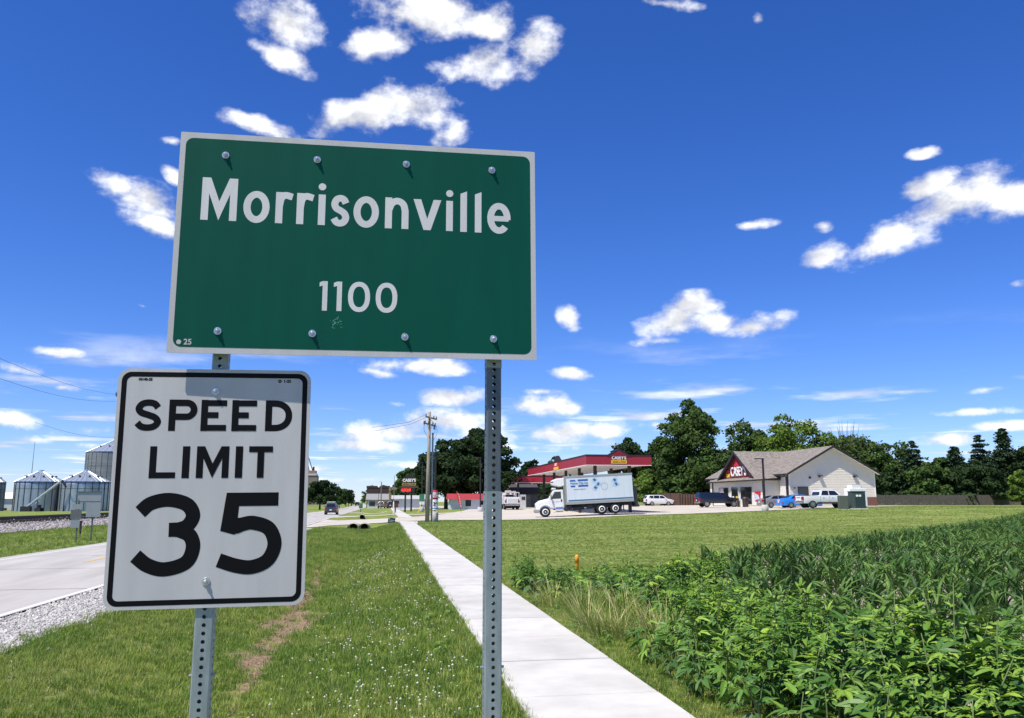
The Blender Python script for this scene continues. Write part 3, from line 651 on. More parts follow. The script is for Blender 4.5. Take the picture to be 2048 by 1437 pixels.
def broad_crown(rg, H, Wd, base, n, leaf, shape='round', gap=.0):
    cz = (H + base) / 2; rz = (H - base) / 2; rx = Wd / 2
    nl = int(60 + Wd * 4); d = unit(rg, nl); rr = rg.random(nl) ** .45
    cen = d * rr[:, None] * np.array([rx * .84, rx * .84, rz * .86]) + np.array([0, 0, cz])
    low = (rg.random(nl) < .3) & (base < 2.2); cen[low, 2] = base + rz * .12 + rg.random(low.sum()) * rz * .5; cen[low, :2] = unit(rg, nl)[low, :2] * rx * .85
    taper = np.interp((cen[:, 2] - base) / (H - base), [0, .25, .6, 1], [.95, 1.05, .98, .55] if shape == 'round' else [1.0, 1.0, .75, .25]); cen[:, :2] *= taper[:, None]
    lr = rg.uniform(.12, .24, nl) * Wd * .52
    k = rg.integers(0, nl, n); dd = unit(rg, n); dd[:, 2] = np.where(rg.random(n) < .7, np.abs(dd[:, 2]), dd[:, 2])
    rad = lr[k] * (0.55 + .5 * rg.random(n) ** .6) * (1 + .25 * np.sin(dd[:, 0] * 7 + k) * np.sin(dd[:, 2] * 6 + k * 2))
    C = cen[k] + dd * rad[:, None] * np.array([1, 1, .82])
    N_ = dd * .8 + unit(rg, n) * .8; N_ /= np.linalg.norm(N_, axis=1, keepdims=True)
    return quads(C, N_, leaf * rg.uniform(.6, 1.4, n), rg), cen
def spruce_crown(rg, H, Wd, base, n, leaf, open_=1.0):
    nt = int(10 + H * 1.1); C = []; N_ = []
    per = n // (nt * 9)
    for i in range(nt):
        t = (i + rg.random() * .6) / nt; z = base + (H - base) * t; L_ = Wd / 2 * (1 - t) ** .8 * rg.uniform(.5, 1.2) + .15; nb = int(rg.integers(8, 13))
        for j in range(nb):
            a = rg.random() * 6.283; l = L_ * rg.uniform(.6, 1.1); m = max(4, int(per * (.4 + l / (Wd / 2)) * 1.1)); u = rg.random(m) ** .7
            droop = -.22 * l * u ** 1.5 + .12 * l * u
            x = np.stack([math.cos(a) * l * u, math.sin(a) * l * u, z + droop], 1); x += rg.normal(size=(m, 3)) * np.array([.13, .13, .07]) * (.5 + l * .35) * open_
            C.append(x); q = unit(rg, m) * .7 + np.array([0, 0, .8]); N_.append(q / np.linalg.norm(q, axis=1, keepdims=True))
    C = np.concatenate(C); N_ = np.concatenate(N_); return quads(C, N_, leaf * rg.uniform(.6, 1.4, len(C)), rg, .45)
def tree(name, label, pos, H, Wd, kind='round', leafset='mid', base=None, n=9000, leaf=.50, group=None, seed=0, bare=False):
    n = int(n * 1.9); rg = np.random.default_rng(seed); pos = Vector(pos); base = H * .2 if base is None else base
    t = thing(name, label, 'tree', pos, rg.random() * 0.0, group)
    mb = MB(); r0 = .018 * H + .08
    mb.tube([(0, 0, -.3), (0, 0, H * .12), (rg.normal() * .1, 0, H * .45), (rg.normal() * .25, rg.normal() * .2, H * .86)], [r0 * 1.25, r0, r0 * .6, .04], 9)
    if kind in ('round', 'tall'):
        (v, f), cen = broad_crown(rg, H, Wd, base, n, leaf, 'round' if kind == 'round' else 'cone')
        for k in range(12):
            c = cen[int(rg.integers(0, len(cen)))]; z0 = base * .8 + rg.random() * (c[2] - base) * .4
            mid = np.array([c[0] * .45, c[1] * .45, z0 + (c[2] - z0) * .6]); mb.tube([(0, 0, z0), tuple(mid), tuple(c)], [r0 * .42, r0 * .26, .03], 6)
    else:
        v, f = spruce_crown(rg, H, Wd, base, n, leaf, 1.0 if kind == 'spruce' else 2.2)
    if bare:
        for k in range(16):
            a = rg.random() * 6.28; b = np.array([math.cos(a), math.sin(a)]) * rg.uniform(.8, 2.8); mb.tube([(b[0] * .3, b[1] * .3, H * .62), (b[0] * .8, b[1] * .8, H * .95), (b[0], b[1], H * rg.uniform(1.06, 1.24))], [.07, .045, .015], 5)
    mb.build('trunk', M_bark, t, True)
    o = bpy.data.objects.new('crown', mesh_np('crown', v, f, LEAF[leafset])); put(o, t)
    return t
def tree_px(px, top, D, wpx, **k):
    g = on(px, D); H = (P(px, top, D).z - g.z) * (1.0 if 'name' in k else 1.05); return tree(k.pop('name', 'broadleaf_tree'), k.pop('label'), g, H, wpx / FPX * D * 1.08, **k)

GB = 'trees behind the store and station'
for a in [
    dict(px=1385, top=803, D=146, wpx=152, n=17000, leafset='mid', label='tallest broad tree behind the store, left of its sign gable', seed=1, base=1.5),
    dict(px=1325, top=886, D=150, wpx=115, n=7000, leafset='mid', label='rounded tree between the canopy and the tallest tree', seed=2, base=.6),
    dict(px=1262, top=880, D=152, wpx=100, n=7000, leafset='dark', label='dark loose tree rising right behind the station canopy', seed=3, base=3.5),
    dict(px=1495, top=846, D=158, wpx=150, n=9000, leafset='mid', label='green tree directly over the store sign gable', seed=4, base=.6),
    dict(px=1585, top=832, D=150, wpx=200, n=13000, leafset='light', label='bright yellow green tree rising behind the store ridge', seed=5, base=1),
    dict(px=1700, top=872, D=148, wpx=190, n=9000, leafset='olive', label='olive tree with bare dead twigs above its crown behind the store gable', seed=6, bare=True, base=.8),
    dict(px=1782, top=884, D=144, wpx=140, n=10000, leafset='mid', label='round green tree just right of the store gable', seed=7, base=.4),
    dict(px=1440, top=895, D=140, wpx=150, n=7000, leafset='mid', label='low leafy tree at the left end of the store roof', seed=8, base=.2),
    dict(px=1360, top=950, D=142, wpx=90, n=5000, leafset='mid', label='low green tree behind the brown enclosure', seed=9, base=.3),
    dict(px=1292, top=945, D=138, wpx=62, n=4500, leafset='light', label='small bright green tree behind the box truck tail', seed=10, base=.5),
    dict(px=1860, top=928, D=132, wpx=110, n=8000, leafset='mid', label='low rounded tree behind the left part of the slat fence', seed=11, base=.2),
    dict(px=1950, top=925, D=130, wpx=120, n=8000, leafset='dark', label='low dark tree behind the middle of the slat fence', seed=12, base=.2),
    dict(px=2045, top=940, D=122, wpx=46, n=4000, leafset='light', label='yellow green shrub tree at the far right before the pines', seed=13, base=.1),
    dict(px=2090, top=880, D=135, wpx=110, n=7000, leafset='dark', label='dark tree cut by the right picture edge', seed=14, base=.2),
    dict(px=1895, top=912, D=142, wpx=100, n=7000, leafset='mid', label='green tree filling behind the left pine', seed=16, base=.2),
    dict(px=1995, top=908, D=142, wpx=110, n=7000, leafset='dark', label='dark green tree filling below the tall pines', seed=17, base=.2),
    dict(px=2050, top=900, D=140, wpx=90, n=6000, leafset='mid', label='green tree right of the tallest pine', seed=18, base=.2),
    dict(px=1780, top=945, D=136, wpx=90, n=6000, leafset='dark', label='low dark shrub tree against the right store wall', seed=15, base=.1),
]: tree_px(group=GB, **a)
for a in [
    dict(px=1832, top=878, D=134, wpx=100, n=6500, kind='spruce', label='layered blue green pine alone against the sky', seed=21),
    dict(px=1918, top=893, D=136, wpx=92, n=6500, kind='pine', label='loose topped pine left of the tall narrow pine', seed=22),
    dict(px=1968, top=866, D=138, wpx=96, n=6500, kind='spruce', label='tall narrow pine with the sharpest tip', seed=23),
    dict(px=2018, top=853, D=140, wpx=104, n=9000, kind='pine', label='tallest wide pine near the right picture edge', seed=24),
]: tree_px(group=GB, name='pine_tree', leafset='pine', leaf=.5, base=1.2, **a)
GL = 'trees along the town street'
for a in [
    dict(px=892, top=876, D=135, wpx=140, n=16000, leafset='dark', label='large dark oak behind the utility pole', seed=31, base=2.0),
    dict(px=968, top=858, D=136, wpx=140, n=16000, leafset='dark', label='large dark oak behind the right sign post', seed=32, base=2.0),
    dict(px=853, top=915, D=141, wpx=62, n=5000, leafset='dark', label='dark lower oak crown just left of the utility pole', seed=47, base=2.2),
    dict(px=1062, top=916, D=172, wpx=74, n=6000, kind='tall', leafset='dark', label='dark pointed tree left of the station canopy', seed=33, base=.6),
    dict(px=1108, top=915, D=176, wpx=46, n=3500, leafset='mid', label='thin tree top over the long canopy side', seed=34, base=2),
    dict(px=1095, top=975, D=165, wpx=120, n=7000, leafset='dark', label='dark hedge tree under the diesel canopy', seed=35, base=.1),
    dict(px=1180, top=972, D=160, wpx=110, n=6000, leafset='dark', label='dark tree seen under the main canopy', seed=36, base=.1),
    dict(px=812, top=938, D=185, wpx=60, n=6000, leafset='mid', label='tree behind the store pylon sign', seed=37, base=1),
    dict(px=640, top=962, D=205, wpx=66, n=8000, leafset='dark', label='round dark tree left of the road by the grey car', seed=38, base=1.8),
    dict(px=672, top=973, D=240, wpx=46, n=4500, leafset='mid', label='second round tree left of the road', seed=39, base=1.2),
    dict(px=692, top=977, D=330, wpx=26, n=3000, leafset='dark', label='far tree left of the road by the poles', seed=40, base=1),
    dict(px=703, top=978, D=360, wpx=14, n=2500, kind='tall', leafset='dark', label='narrow far tree nearest the road on its left', seed=41, base=.5),
    dict(px=742, top=974, D=330, wpx=36, n=4500, leafset='mid', label='far tree right of the road above the grey shop', seed=42, base=1),
    dict(px=768, top=972, D=300, wpx=46, n=4500, leafset='mid', label='far tree above the grey roofed shop', seed=43, base=1),
    dict(px=792, top=970, D=280, wpx=40, n=4500, leafset='dark', label='far dark tree above the tan shopfront', seed=44, base=1),
    dict(px=16, top=997, D=300, wpx=46, n=3500, leafset='dark', label='far tree between the shed and the left grain bin', seed=45, base=.2),
    dict(px=1010, top=958, D=168, wpx=60, n=5000, leafset='dark', label='dark tree right of the post behind the white utility truck', seed=46, base=.3),
]: tree_px(group=GL, **a)

# ------------------------------------------------------------------ grain bins, shed, mast
M_bin = mat('galvanised_bin_wall', (.30, .34, .38), .38, .75, rgb2=(.46, .50, .54), scale=1.2, sx=(1, 1, .15))
M_bin_old = mat('grey_old_bin_wall', (.22, .235, .25), .55, .5, var=.18, scale=.9, sx=(.3, .3, 2))
M_bin_roof = mat('galvanised_bin_roof', (.55, .60, .63), .35, .7, var=.1, scale=2)
M_dark = mat('dark_steel', (.03, .035, .04), .6, .3)
def grain_bin(label, px, D, dia, eave, peak, wall, ribs=22, group='grain bins beyond the railway'):
    c = on(px, D); t = thing('grain_bin', label, 'grain bin', c, 0, group); r = dia / 2
    part('wall', wall, t, lambda b: b.lathe([(r, -.3)] + [q for k in range(int(eave / .8)) for q in ((r, k * .8), (r + .015, k * .8 + .4))] + [(r, eave)], 48), True)
    mb = MB(); 
    for k in range(ribs):
        a = 2 * math.pi * k / ribs; mb.box(-.05, .05, 0, .09, -.2, eave - .05, Matrix.Translation((r * math.sin(a), -r * math.cos(a), 0)) @ Matrix.Rotation(a, 4, 'Z') @ Matrix.Translation((0, -.09, 0)))
    mb.build('wall_stiffeners', M_dark if wall is M_bin else wall, t)['kind'] = 'stuff'
    rf = part('roof', M_bin_roof, t, lambda b: b.lathe([(r + .16, eave - .06), (r * .55, eave + (peak - eave) * .46), (.55, peak - .08), (.5, peak + .25), (.25, peak + .3)], 40))
    mb = MB()
    for k in range(30):
        a = 2 * math.pi * k / 30; mb.tube([((r + .16) * math.cos(a), (r + .16) * math.sin(a), eave - .03), (.6 * math.cos(a), .6 * math.sin(a), peak - .04)], .035, 4)
    mb.build('roof_ribs', M_bin_roof, rf)['kind'] = 'stuff'
    for k in range(10):
        a = 2 * math.pi * k / 10 + .2; q = .62; part('roof_vent', M_dark, rf, lambda b: b.box(-.16, .16, -.16, .16, 0, .4, Matrix.Translation((r * q * math.cos(a), r * q * math.sin(a), eave + (peak - eave) * (1 - q) - .02))))
    part('wall_band', M_dark, t, lambda b: b.lathe([(r + .03, eave * .74), (r + .03, eave * .74 + .08)], 48, cap=False))
    return t
grain_bin('left of the two shiny low grain bins, with the auger leaning on it', 77, 170, 9.1, 6.0, 8.1, M_bin)
grain_bin('right of the two shiny low grain bins, behind the road sign backs', 168, 170, 9.4, 6.0, 8.15, M_bin)
grain_bin('tall dull grey grain bin behind the low bins', 224, 215, 14, 14.6, 18.0, M_bin_old, 30)
grain_bin('grain bin cut by the left picture edge', -20, 172, 5, 6.0, 7.5, M_bin_old, 16)
a0, a1 = on(50, 163), P(124, 961, 165)
t = thing('grain_auger', 'long slanted auger tube leaning up between the two low bins', 'auger', a0)
part('auger_tube', M_bin_roof, t, lambda b: b.tube([(0, 0, .5), tuple(a1 - a0)], .22, 10)); part('intake', M_dark, t, lambda b: b.box(-.6, 1.2, -.5, .5, 0, 1.0)); part('spout', M_dark, t, lambda b: b.tube([tuple(a1 - a0), tuple(a1 - a0 + Vector((.9, 0, -1.4)))], .2, 8)); part('wheel_frame', M_dark, t, lambda b: (b.box(2.6, 2.8, -.8, .8, 0, 1.3), b.box(2.2, 3.2, -1, -.8, 0, .7), b.box(2.2, 3.2, .8, 1, 0, .7)))
g = on(58, 230); t = thing('radio_mast', 'thin radio mast rising behind the left low grain bin', 'mast', g); hh = P(60, 882, 230).z - g.z
part('mast_tube', M_galv, t, lambda b: b.tube([(0, 0, 0), (0, 0, hh)], [.16, .05], 6))
g = on(6, 190); t = thing('farm_shed', 'low white roofed metal shed at the left picture edge', 'shed', g)
part('wall', mat('pale_steel_wall', (.55, .55, .56), .6, var=.08, scale=1), t, lambda b: b.box(-3, 3.2, -3, 3, -.3, 2.6)); part('roof', mat('white_steel_roof', (.78, .78, .76), .5), t, lambda b: b.prism([(-3.4, 2.6), (3.6, 2.6), (.1, 4.0)], -3.3, 3.3, Matrix.Rotation(R(90), 4, 'Z')))
part('equipment', M_dark, t, lambda b: (b.box(-2.4, -.9, -4.6, -3.6, 0, 1.0), b.box(.4, 2.4, -4.8, -3.8, 0, .5)))
# concrete grain elevator far left of the road
M_elev = mat('weathered_concrete_elevator', (.20, .165, .14), .9, var=.15, scale=.2)
g = on(611, 420); t = thing('grain_elevator', 'brown concrete grain elevator block beyond the round trees', 'grain elevator', g)
et = P(611, 951, 420).z - g.z
part('bin_house', M_elev, t, lambda b: b.box(-9, 5.5, 0, 14, -1, et)); part('roof_edge', mat('pale_cornice', (.55, .5, .45), .9), t, lambda b: b.box(-9.3, 5.0, -.3, 14.3, et + .02, et + .9)); part('head_house', M_elev, t, lambda b: b.box(-9, 4.6, 2, 10, et + .95, et + 2.6)); part('annex', mat('blue_grey_steel', (.16, .19, .23), .7), t, lambda b: b.box(5.6, 8.6, 2, 12, -1, et - 3.2))
part('leg_tower', M_dark, t, lambda b: [b.tube([(x, 5, et), (x + dx, 5, et + h)], .22, 5) for x, dx, h in ((-.5, 0, 15), (.6, -1.0, 11), (3.5, -4, 12), (1.6, -2.0, 8))]); part('distributor', M_dark, t, lambda b: b.box(2.6, 3.6, 4, 5, et + 2.6, et + 4.6))

# ------------------------------------------------------------------ poles and wires
M_pole = mat('weathered_pole_wood', (.20, .175, .145), .9, rgb2=(.33, .30, .26), scale=3, sx=(6, 6, .3), bump=.4)
M_pole_far = mat('grey_far_pole_wood', (.17, .15, .13), .9, var=.2)
M_wire = mat('black_wire', (.02, .02, .022), .6)
M_insul = mat('porcelain_insulator', (.10, .09, .085), .3)
g = on(855, 66.5); top = P(857, 821, 66.5).z - g.z
t = thing('utility_pole', 'weathered wooden utility pole with two crossarms beside the sidewalk', 'utility pole', g)
part('pole', M_pole, t, lambda b: b.tube([(0, 0, -.5), (.03, 0, top * .5), (.05, 0, top)], [.185, .155, .115], 14), True)
def arm(z, x0, x1, y0, y1):
    a = part('crossarm', M_pole, t, lambda b: b.add([(x0, y0 - .06, z - .06), (x1, y1 - .06, z - .19), (x1, y1 + .06, z - .19), (x0, y0 + .06, z - .06), (x0, y0 - .06, z + .06), (x1, y1 - .06, z - .07), (x1, y1 + .06, z - .07), (x0, y0 + .06, z + .06)], [(0, 3, 2, 1), (4, 5, 6, 7), (0, 1, 5, 4), (1, 2, 6, 5), (2, 3, 7, 6), (3, 0, 4, 7)]))
    for k in (.05, .35, .72, .95):
        x, y = x0 + (x1 - x0) * k, y0 + (y1 - y0) * k; part('insulator', M_insul, a, lambda b: b.lathe([(.03, 0), (.055, .05), (.03, .09), (.05, .14), (.02, .18)], 10, Matrix.Translation((x, y, z + .06 - .13 * k))))
arm(top - .42, -.32, .72, -.45, .65); arm(top - .98, -.38, .62, -.55, .55)
part('brace', M_galv, t, lambda b: (b.tube([(-.2, -.3, top - .95), (.05, 0, top - 1.5)], .015, 5), b.tube([(.4, .35, top - 1.05), (.05, 0, top - 1.5)], .015, 5)))
def drop(b):
    for x0, z0, x1, z1, s in ((-.35, top - 1.0, -.12, top - 2.0, .3), (.5, top - 1.1, .32, top - 1.9, .25), (.6, top - 1.15, .38, top - 2.3, .35), (.1, top - .6, .5, top - 1.3, .2)):
        b.tube([(x0 + (x1 - x0) * k / 6 + s * .5 * math.sin(math.pi * k / 6) * (1 if x0 > 0 else -1), -.1, z0 + (z1 - z0) * k / 6) for k in range(7)], .014, 4)
part('jumper_wires', M_wire, t, drop)
part('cutout_fuse', M_insul, t, lambda b: (b.lathe([(.05, 0), (.07, .12), (.05, .3)], 8, Matrix.Translation((-.42, -.5, top - 1.1))), b.lathe([(.05, 0), (.07, .12), (.05, .3)], 8, Matrix.Translation((.45, .1, top - 1.45)))))
part('service_wire', M_wire, t, lambda b: (b.tube([(.05, 0, top - .1), (-1.6, 1.5, top - .75), (-4.5, 4, top - 1.0)], .012, 4), b.tube([(-.1, -.2, top - .4), (-1.4, 1.5, top - .9), (-4.5, 4.5, top - 1.3)], .012, 4)))
g = on(863.5, 66.8); hh = P(863, 868, 66.8).z - g.z
t = thing('conduit_mast', 'slim grey steel mast standing against the wooden utility pole', 'mast', g)
part('mast_tube', M_galv, t, lambda b: b.tube([(0, 0, -.2), (0, 0, hh)], .075, 10)); part('cap', M_galv, t, lambda b: b.lathe([(.09, hh), (.09, hh + .1), (.03, hh + .16)], 10))
# wires across the left sky to a pole hidden by the speed sign
g = on(250, 52); ph = P(262, 770, 52).z - g.z
t = thing('roadside_pole', 'utility pole hidden behind the speed limit sign with its arm tip showing', 'utility pole', g)
part('pole', M_pole, t, lambda b: b.tube([(0, 0, -.4), (0, 0, ph + .3)], [.17, .12], 10)); part('crossarm', M_pole, t, lambda b: b.box(-1.05, 1.05, -.06, .06, ph - .62, ph - .5)); part('insulator', M_insul, t, lambda b: (b.box(-1.05, -.75, -.1, .1, ph - .52, ph - .36), b.box(-.98, -.86, -.05, .05, ph - .36, ph - .22)))
def wires(b):
    for (xa, ya, xb, yb, Da) in ((-60, 692, 262, 793, 26), (-60, 738, 240, 803, 26), (70, 845, 262, 872, 40)):
        a = P(xa, ya, Da) - g; c = P(xb, yb, 52) - g
        b.tube([tuple(a.lerp(c, k / 10) + Vector((0, 0, -.35 * math.sin(math.pi * k / 10)))) for k in range(11)], .006, 4)
part('span_wires', M_wire, t, wires)
for px, top_, D, arm_, lab in ((668, 965, 230, 1, 'first far utility pole left of the road behind the grey car'), (679, 983, 260, 0, 'short far lamp pole left of the road'), (697, 986, 330, 1, 'far utility pole with wide arms left of the road'), (706, 982, 420, 1, 'farthest utility pole left of the road'),
        (739, 980, 300, 0, 'far pole right of the road before the grey shop'), (762, 964, 205, 0, 'far pole standing before the grey shop'), (746, 983, 280, 0, 'far pole beside the grey shop corner')):
    g = on(px, D); h_ = P(px, top_, D).z - g.z; t = thing('far_utility_pole', lab, 'utility pole', g, 0, 'far poles along the street'); part('pole', M_pole_far, t, lambda b: b.tube([(0, 0, -.3), (0, 0, h_)], [.17, .11], 7))
    if arm_: part('crossarm', M_pole_far, t, lambda b: b.box(-1.2, 1.2, -.07, .07, h_ - .75, h_ - .6))
    else: part('lamp_head', mat('lamp_white', (.7, .7, .68), .5), t, lambda b: b.box(-.5, .2, -.15, .15, h_ - .1, h_ + .1))

# ------------------------------------------------------------------ store
HEAD = -R(1.8)                          # the station stands square to the road
M_siding = mat('cream_lap_siding', (.70, .65, .545), .7, var=.05, scale=2)
M_trim = mat('dark_bronze_trim', (.022, .018, .016), .45)
M_shingle = mat('taupe_shingles', (.125, .108, .094), .95, rgb2=(.29, .255, .225), scale=2.2, sx=(1, 1, 2.0), bump=.5, bscale=14)
M_red = mat('red_sign_panel', (.23, .008, .018), .45)
M_brightred = mat('bright_red', (.55, .015, .025), .5)
M_white = mat('white_paint', (.80, .80, .78), .5)
M_yellow = mat('yellow_panel', (.75, .52, .03), .5)
M_glass = mat('dark_shop_glass', (.012, .014, .016), .06, 0, spec=.8)
M_brick = mat('brown_brick', (.16, .075, .05), .9, var=.3, scale=14)
M_door = mat('white_door', (.72, .72, .70), .5)
def lap(mb, x0, x1, z0, z1f, y, d=.20, nx=1):
    """lapped boards on a wall facing -y: top edge height may vary with x (gable)"""
    z = z0
    while True:
        zt = z + d; lo, hi = x0, x1
        # clip to the gable: keep x where z1f(x) > z
        xs = np.linspace(x0, x1, 121); ok = [x for x in xs if z1f(x) > z + .02]
        if not ok: break
        lo, hi = ok[0], ok[-1]; ok2 = [x for x in xs if z1f(x) > zt + .02]; l2, h2 = (ok2[0], ok2[-1]) if ok2 else ((lo + hi) / 2 - .02, (lo + hi) / 2 + .02)
        mb.add([(lo, y - .03, z), (hi, y - .03, z), (h2, y, zt), (l2, y, zt), (lo, y, z), (hi, y, z)], [(0, 1, 2, 3), (4, 5, 1, 0)])
        z = zt
def store():
    o = Vector((51.4, 93.6, 1.10)); t = thing('convenience_store', "cream sided Casey's store with taupe shingle roof and red sign gable", 'store', o, HEAD)
    W, L_, E_, RG = 11.3, 25.0, 4.05, 7.15; sl = (RG - E_) / (W / 2)
    gab = lambda x: E_ + sl * (W / 2 - abs(x - W / 2))
    wl = part('wall', M_siding, t, lambda b: (b.add([(0, .02, -.6), (W, .02, -.6), (W, .02, E_), (W / 2, .02, RG), (0, .02, E_)], [(0, 1, 2, 3, 4)]), b.box(0, W, .03, L_, -.6, E_), lap(b, 0, W, 0, gab, 0)))
    part('brick_base', M_brick, t, lambda b: (b.box(9.6, W + .06, -.09, 1.0, -.6, 1.05), b.box(W + .002, W + .06, .9, L_, -.6, 1.05)))
    part('corner_board', M_white, t, lambda b: (b.box(-.02, .10, -.05, .02, 0, E_), b.box(W - .1, W + .02, -.05, .02, 1.06, E_)))
    # main roof, 0.55 m rake overhang
    def roof(b):
        y0, y1, ov = -.75, L_ + .5, .55
        for s_ in (-1, 1):
            x0 = W / 2; x1 = W / 2 + s_ * (W / 2 + ov); z1 = E_ - sl * ov
            b.add([(x0, y0, RG + .12), (x1, y0, z1 + .12), (x1, y1, z1 + .12), (x0, y1, RG + .12), (x0, y0, RG), (x1, y0, z1), (x1, y1, z1), (x0, y1, RG)], [(0, 1, 2, 3), (4, 7, 6, 5), (1, 5, 6, 2), (3, 2, 6, 7)])
    rf = part('roof', M_shingle, t, roof)
    def fascia(b):
        for s_ in (-1, 1):
            x0 = W / 2; x1 = W / 2 + s_ * (W / 2 + .56); z1 = E_ - sl * .56
            b.add([(x0, -.78, RG + .14), (x1, -.78, z1 + .14), (x1, -.78, z1 - .12), (x0, -.78, RG - .14), (x0, -.75, RG + .14), (x1, -.75, z1 + .14), (x1, -.75, z1 - .12), (x0, -.75, RG - .14)], [(0, 1, 2, 3), (4, 7, 6, 5), (0, 4, 5, 1), (3, 2, 6, 7), (1, 5, 6, 2)])
            b.box(x1 - .02, x1 + .10, -.6, L_ + .5, z1 - .10, z1 + .10)
    part('fascia_and_gutter', M_trim, rf, fascia)
    part('soffit', M_white, rf, lambda b: [b.add([(W / 2, -.75, RG - .02), (W / 2 + s_ * (W / 2 + .5), -.75, E_ - sl * .5 - .02), (W / 2 + s_ * (W / 2 + .5), 0, E_ - sl * .5 - .02), (W / 2, 0, RG - .02)], [(0, 1, 2, 3)]) for s_ in (-1, 1)])
    # gable wall fittings
    part('service_window', M_glass, t, lambda b: b.box(1.15, 2.35, -.06, .0, 1.15, 2.2)); part('window_frame', M_trim, t, lambda b: (b.box(1.08, 1.15, -.08, 0, 1.08, 2.27), b.box(2.35, 2.42, -.08, 0, 1.08, 2.27), b.box(1.15, 2.35, -.08, 0, 2.2, 2.27), b.box(1.15, 2.35, -.08, 0, 1.08, 1.15)))
    for x, z, w_ in ((4.0, 3.55, .5), (8.6, 3.55, .5)): part('wall_light', M_trim, t, lambda b: (b.box(x - w_ / 2, x + w_ / 2, -.45, -.03, z, z + .10), b.box(x - .1, x + .1, -.1, -.03, z - .15, z)))
    part('vent_hood', M_trim, t, lambda b: b.box(2.6, 2.8, -.2, -.03, 3.25, 3.5)); part('camera_dome', M_trim, t, lambda b: b.lathe([(.12, 0), (.1, -.12), (.03, -.2)], 10, Matrix.Translation((.6, -.2, 2.2))))
    for x, z in ((6.5, 1.1), (7.6, 1.5)): part('meter_box', M_galv, t, lambda b: b.box(x, x + .5, -.3, -.03, .4, z))
    # entry bay, 2 m proud of the long front (front faces -x)
    p, y0, y1 = 2.0, 2.6, 19.2
    part('entry_wall', M_siding, t, lambda b: (b.box(-p, .02, y0, y1, -.6, 3.35), lap(b, -p, 0, 0, lambda x: 3.35, y0)))
    part('entry_corner_board', M_white, t, lambda b: (b.box(-p - .04, -p + .1, y0 - .05, y0 + .02, 0, 3.3), b.box(-p - .045, -p + .0, y0 - .04, y0 + .1, 0, 3.3), b.box(-p - .05, -p - .01, y0 + .12, y1, .02, 1.25)))
    xf = -p - .02
    for nm, a, c, z0, z1 in (('shop_window', 6.2, 9.4, .15, 2.35), ('shop_window', 13.6, 16.6, .9, 2.35)): 
        w_ = part(nm, M_glass, t, lambda b: b.box(xf - .05, xf, a, c, z0, z1)); part('mullion', M_trim, w_, lambda b: [b.box(xf - .08, xf - .051, a + (c - a) * k / 2 - .04, a + (c - a) * k / 2 + .04, z0, z1) for k in (0, 1, 2)])
    d_ = part('entrance_door', M_glass, t, lambda b: b.box(xf - .06, xf, 10.2, 12.4, 0, 2.35)); part('door_frame', M_white, d_, lambda b: (b.box(xf - .09, xf - .061, 10.05, 10.2, 0, 2.42), b.box(xf - .09, xf - .061, 12.4, 12.55, 0, 2.42))); part('poster', M_yellow, d_, lambda b: b.box(xf - .075, xf - .062, 10.4, 11.0, .1, 1.2)); part('notice', M_white, d_, lambda b: b.box(xf - .075, xf - .062, 11.6, 12.1, .5, 1.2))
    part('window_poster', mat('reddish_poster', (.5, .30, .28), .6, rgb2=(.7, .68, .7), scale=2.5), t, lambda b: b.box(xf - .065, xf - .052, 15.0, 16.5, 1.0, 2.3))
    pb = part('wall_poster', M_brightred, t, lambda b: b.box(xf - .08, xf - .04, 3.6, 5.2, .55, 1.75)); part('poster_picture', mat('poster_picture_print', (.75, .75, .76), .5, rgb2=(.25, .45, .75), scale=1.6), pb, lambda b: b.poly([(xf - .083, 5.1, .65), (xf - .083, 3.7, .65), (xf - .083, 4.1, 1.3), (xf - .083, 5.1, 1.55)]))
    part('side_door', M_door, t, lambda b: (b.box(-.05, .0, 1.0, 2.1, 0, 2.1))); 
    for y in (.9, 2.9): part('eave_light', M_trim, t, lambda b: b.box(-.4, 0, y, y + .35, 3.5, 3.62))
    def down(b, x, y, zt): b.box(x - .06, x + .06, y - .06, y + .06, 0, zt)
    part('downspout', M_trim, t, lambda b: (down(b, -.12, .18, 3.7), down(b, -.30, .1, 3.55))); part('downspout', M_trim, t, lambda b: (down(b, -p - .1, y0 + .12, 3.2))); part('downspout', M_trim, t, lambda b: down(b, -p - .1, y1 - .3, 3.2))
    # pent roof round the entry
    xe, ze, xi, zi = -p - .55, 3.22, .5, 4.45
    part('entry_roof', M_shingle, t, lambda b: (b.add([(xe, y0 - .6, ze), (xe, y1 + .6, ze), (xi, y1 - 1.6, zi), (xi, y0 + 1.6, zi), (xi, y0 - .6, ze + .25), (xi, y1 + .6, ze + .25)], [(0, 1, 2, 3), (0, 3, 4), (1, 5, 2)])))
    part('entry_gutter', M_trim, t, lambda b: (b.box(xe - .1, xe + .02, y0 - .62, y1 + .62, ze - .16, ze + .02), b.add([(xe, y0 - .62, ze - .14), (xi, y0 - .62, ze + .10), (xi, y0 - .62, ze + .26), (xe, y0 - .62, ze + .02)], [(0, 1, 2, 3)]), b.add([(xe, y0 - .58, ze - .12), (.0, y0 - .58, ze - .12), (0, y1 + .5, ze - .12), (xe, y1 + .5, ze - .12)], [(0, 1, 2, 3)])))
    # sign gable over the entry
    yc, hw, xg, pk, bz = 11.2, 5.7, -1.55, RG - .05, 3.55
    part('gable_face', M_red, t, lambda b: b.add([(xg, yc - hw, bz), (xg, yc + hw, bz), (xg, yc, pk - .1)], [(0, 1, 2)]))
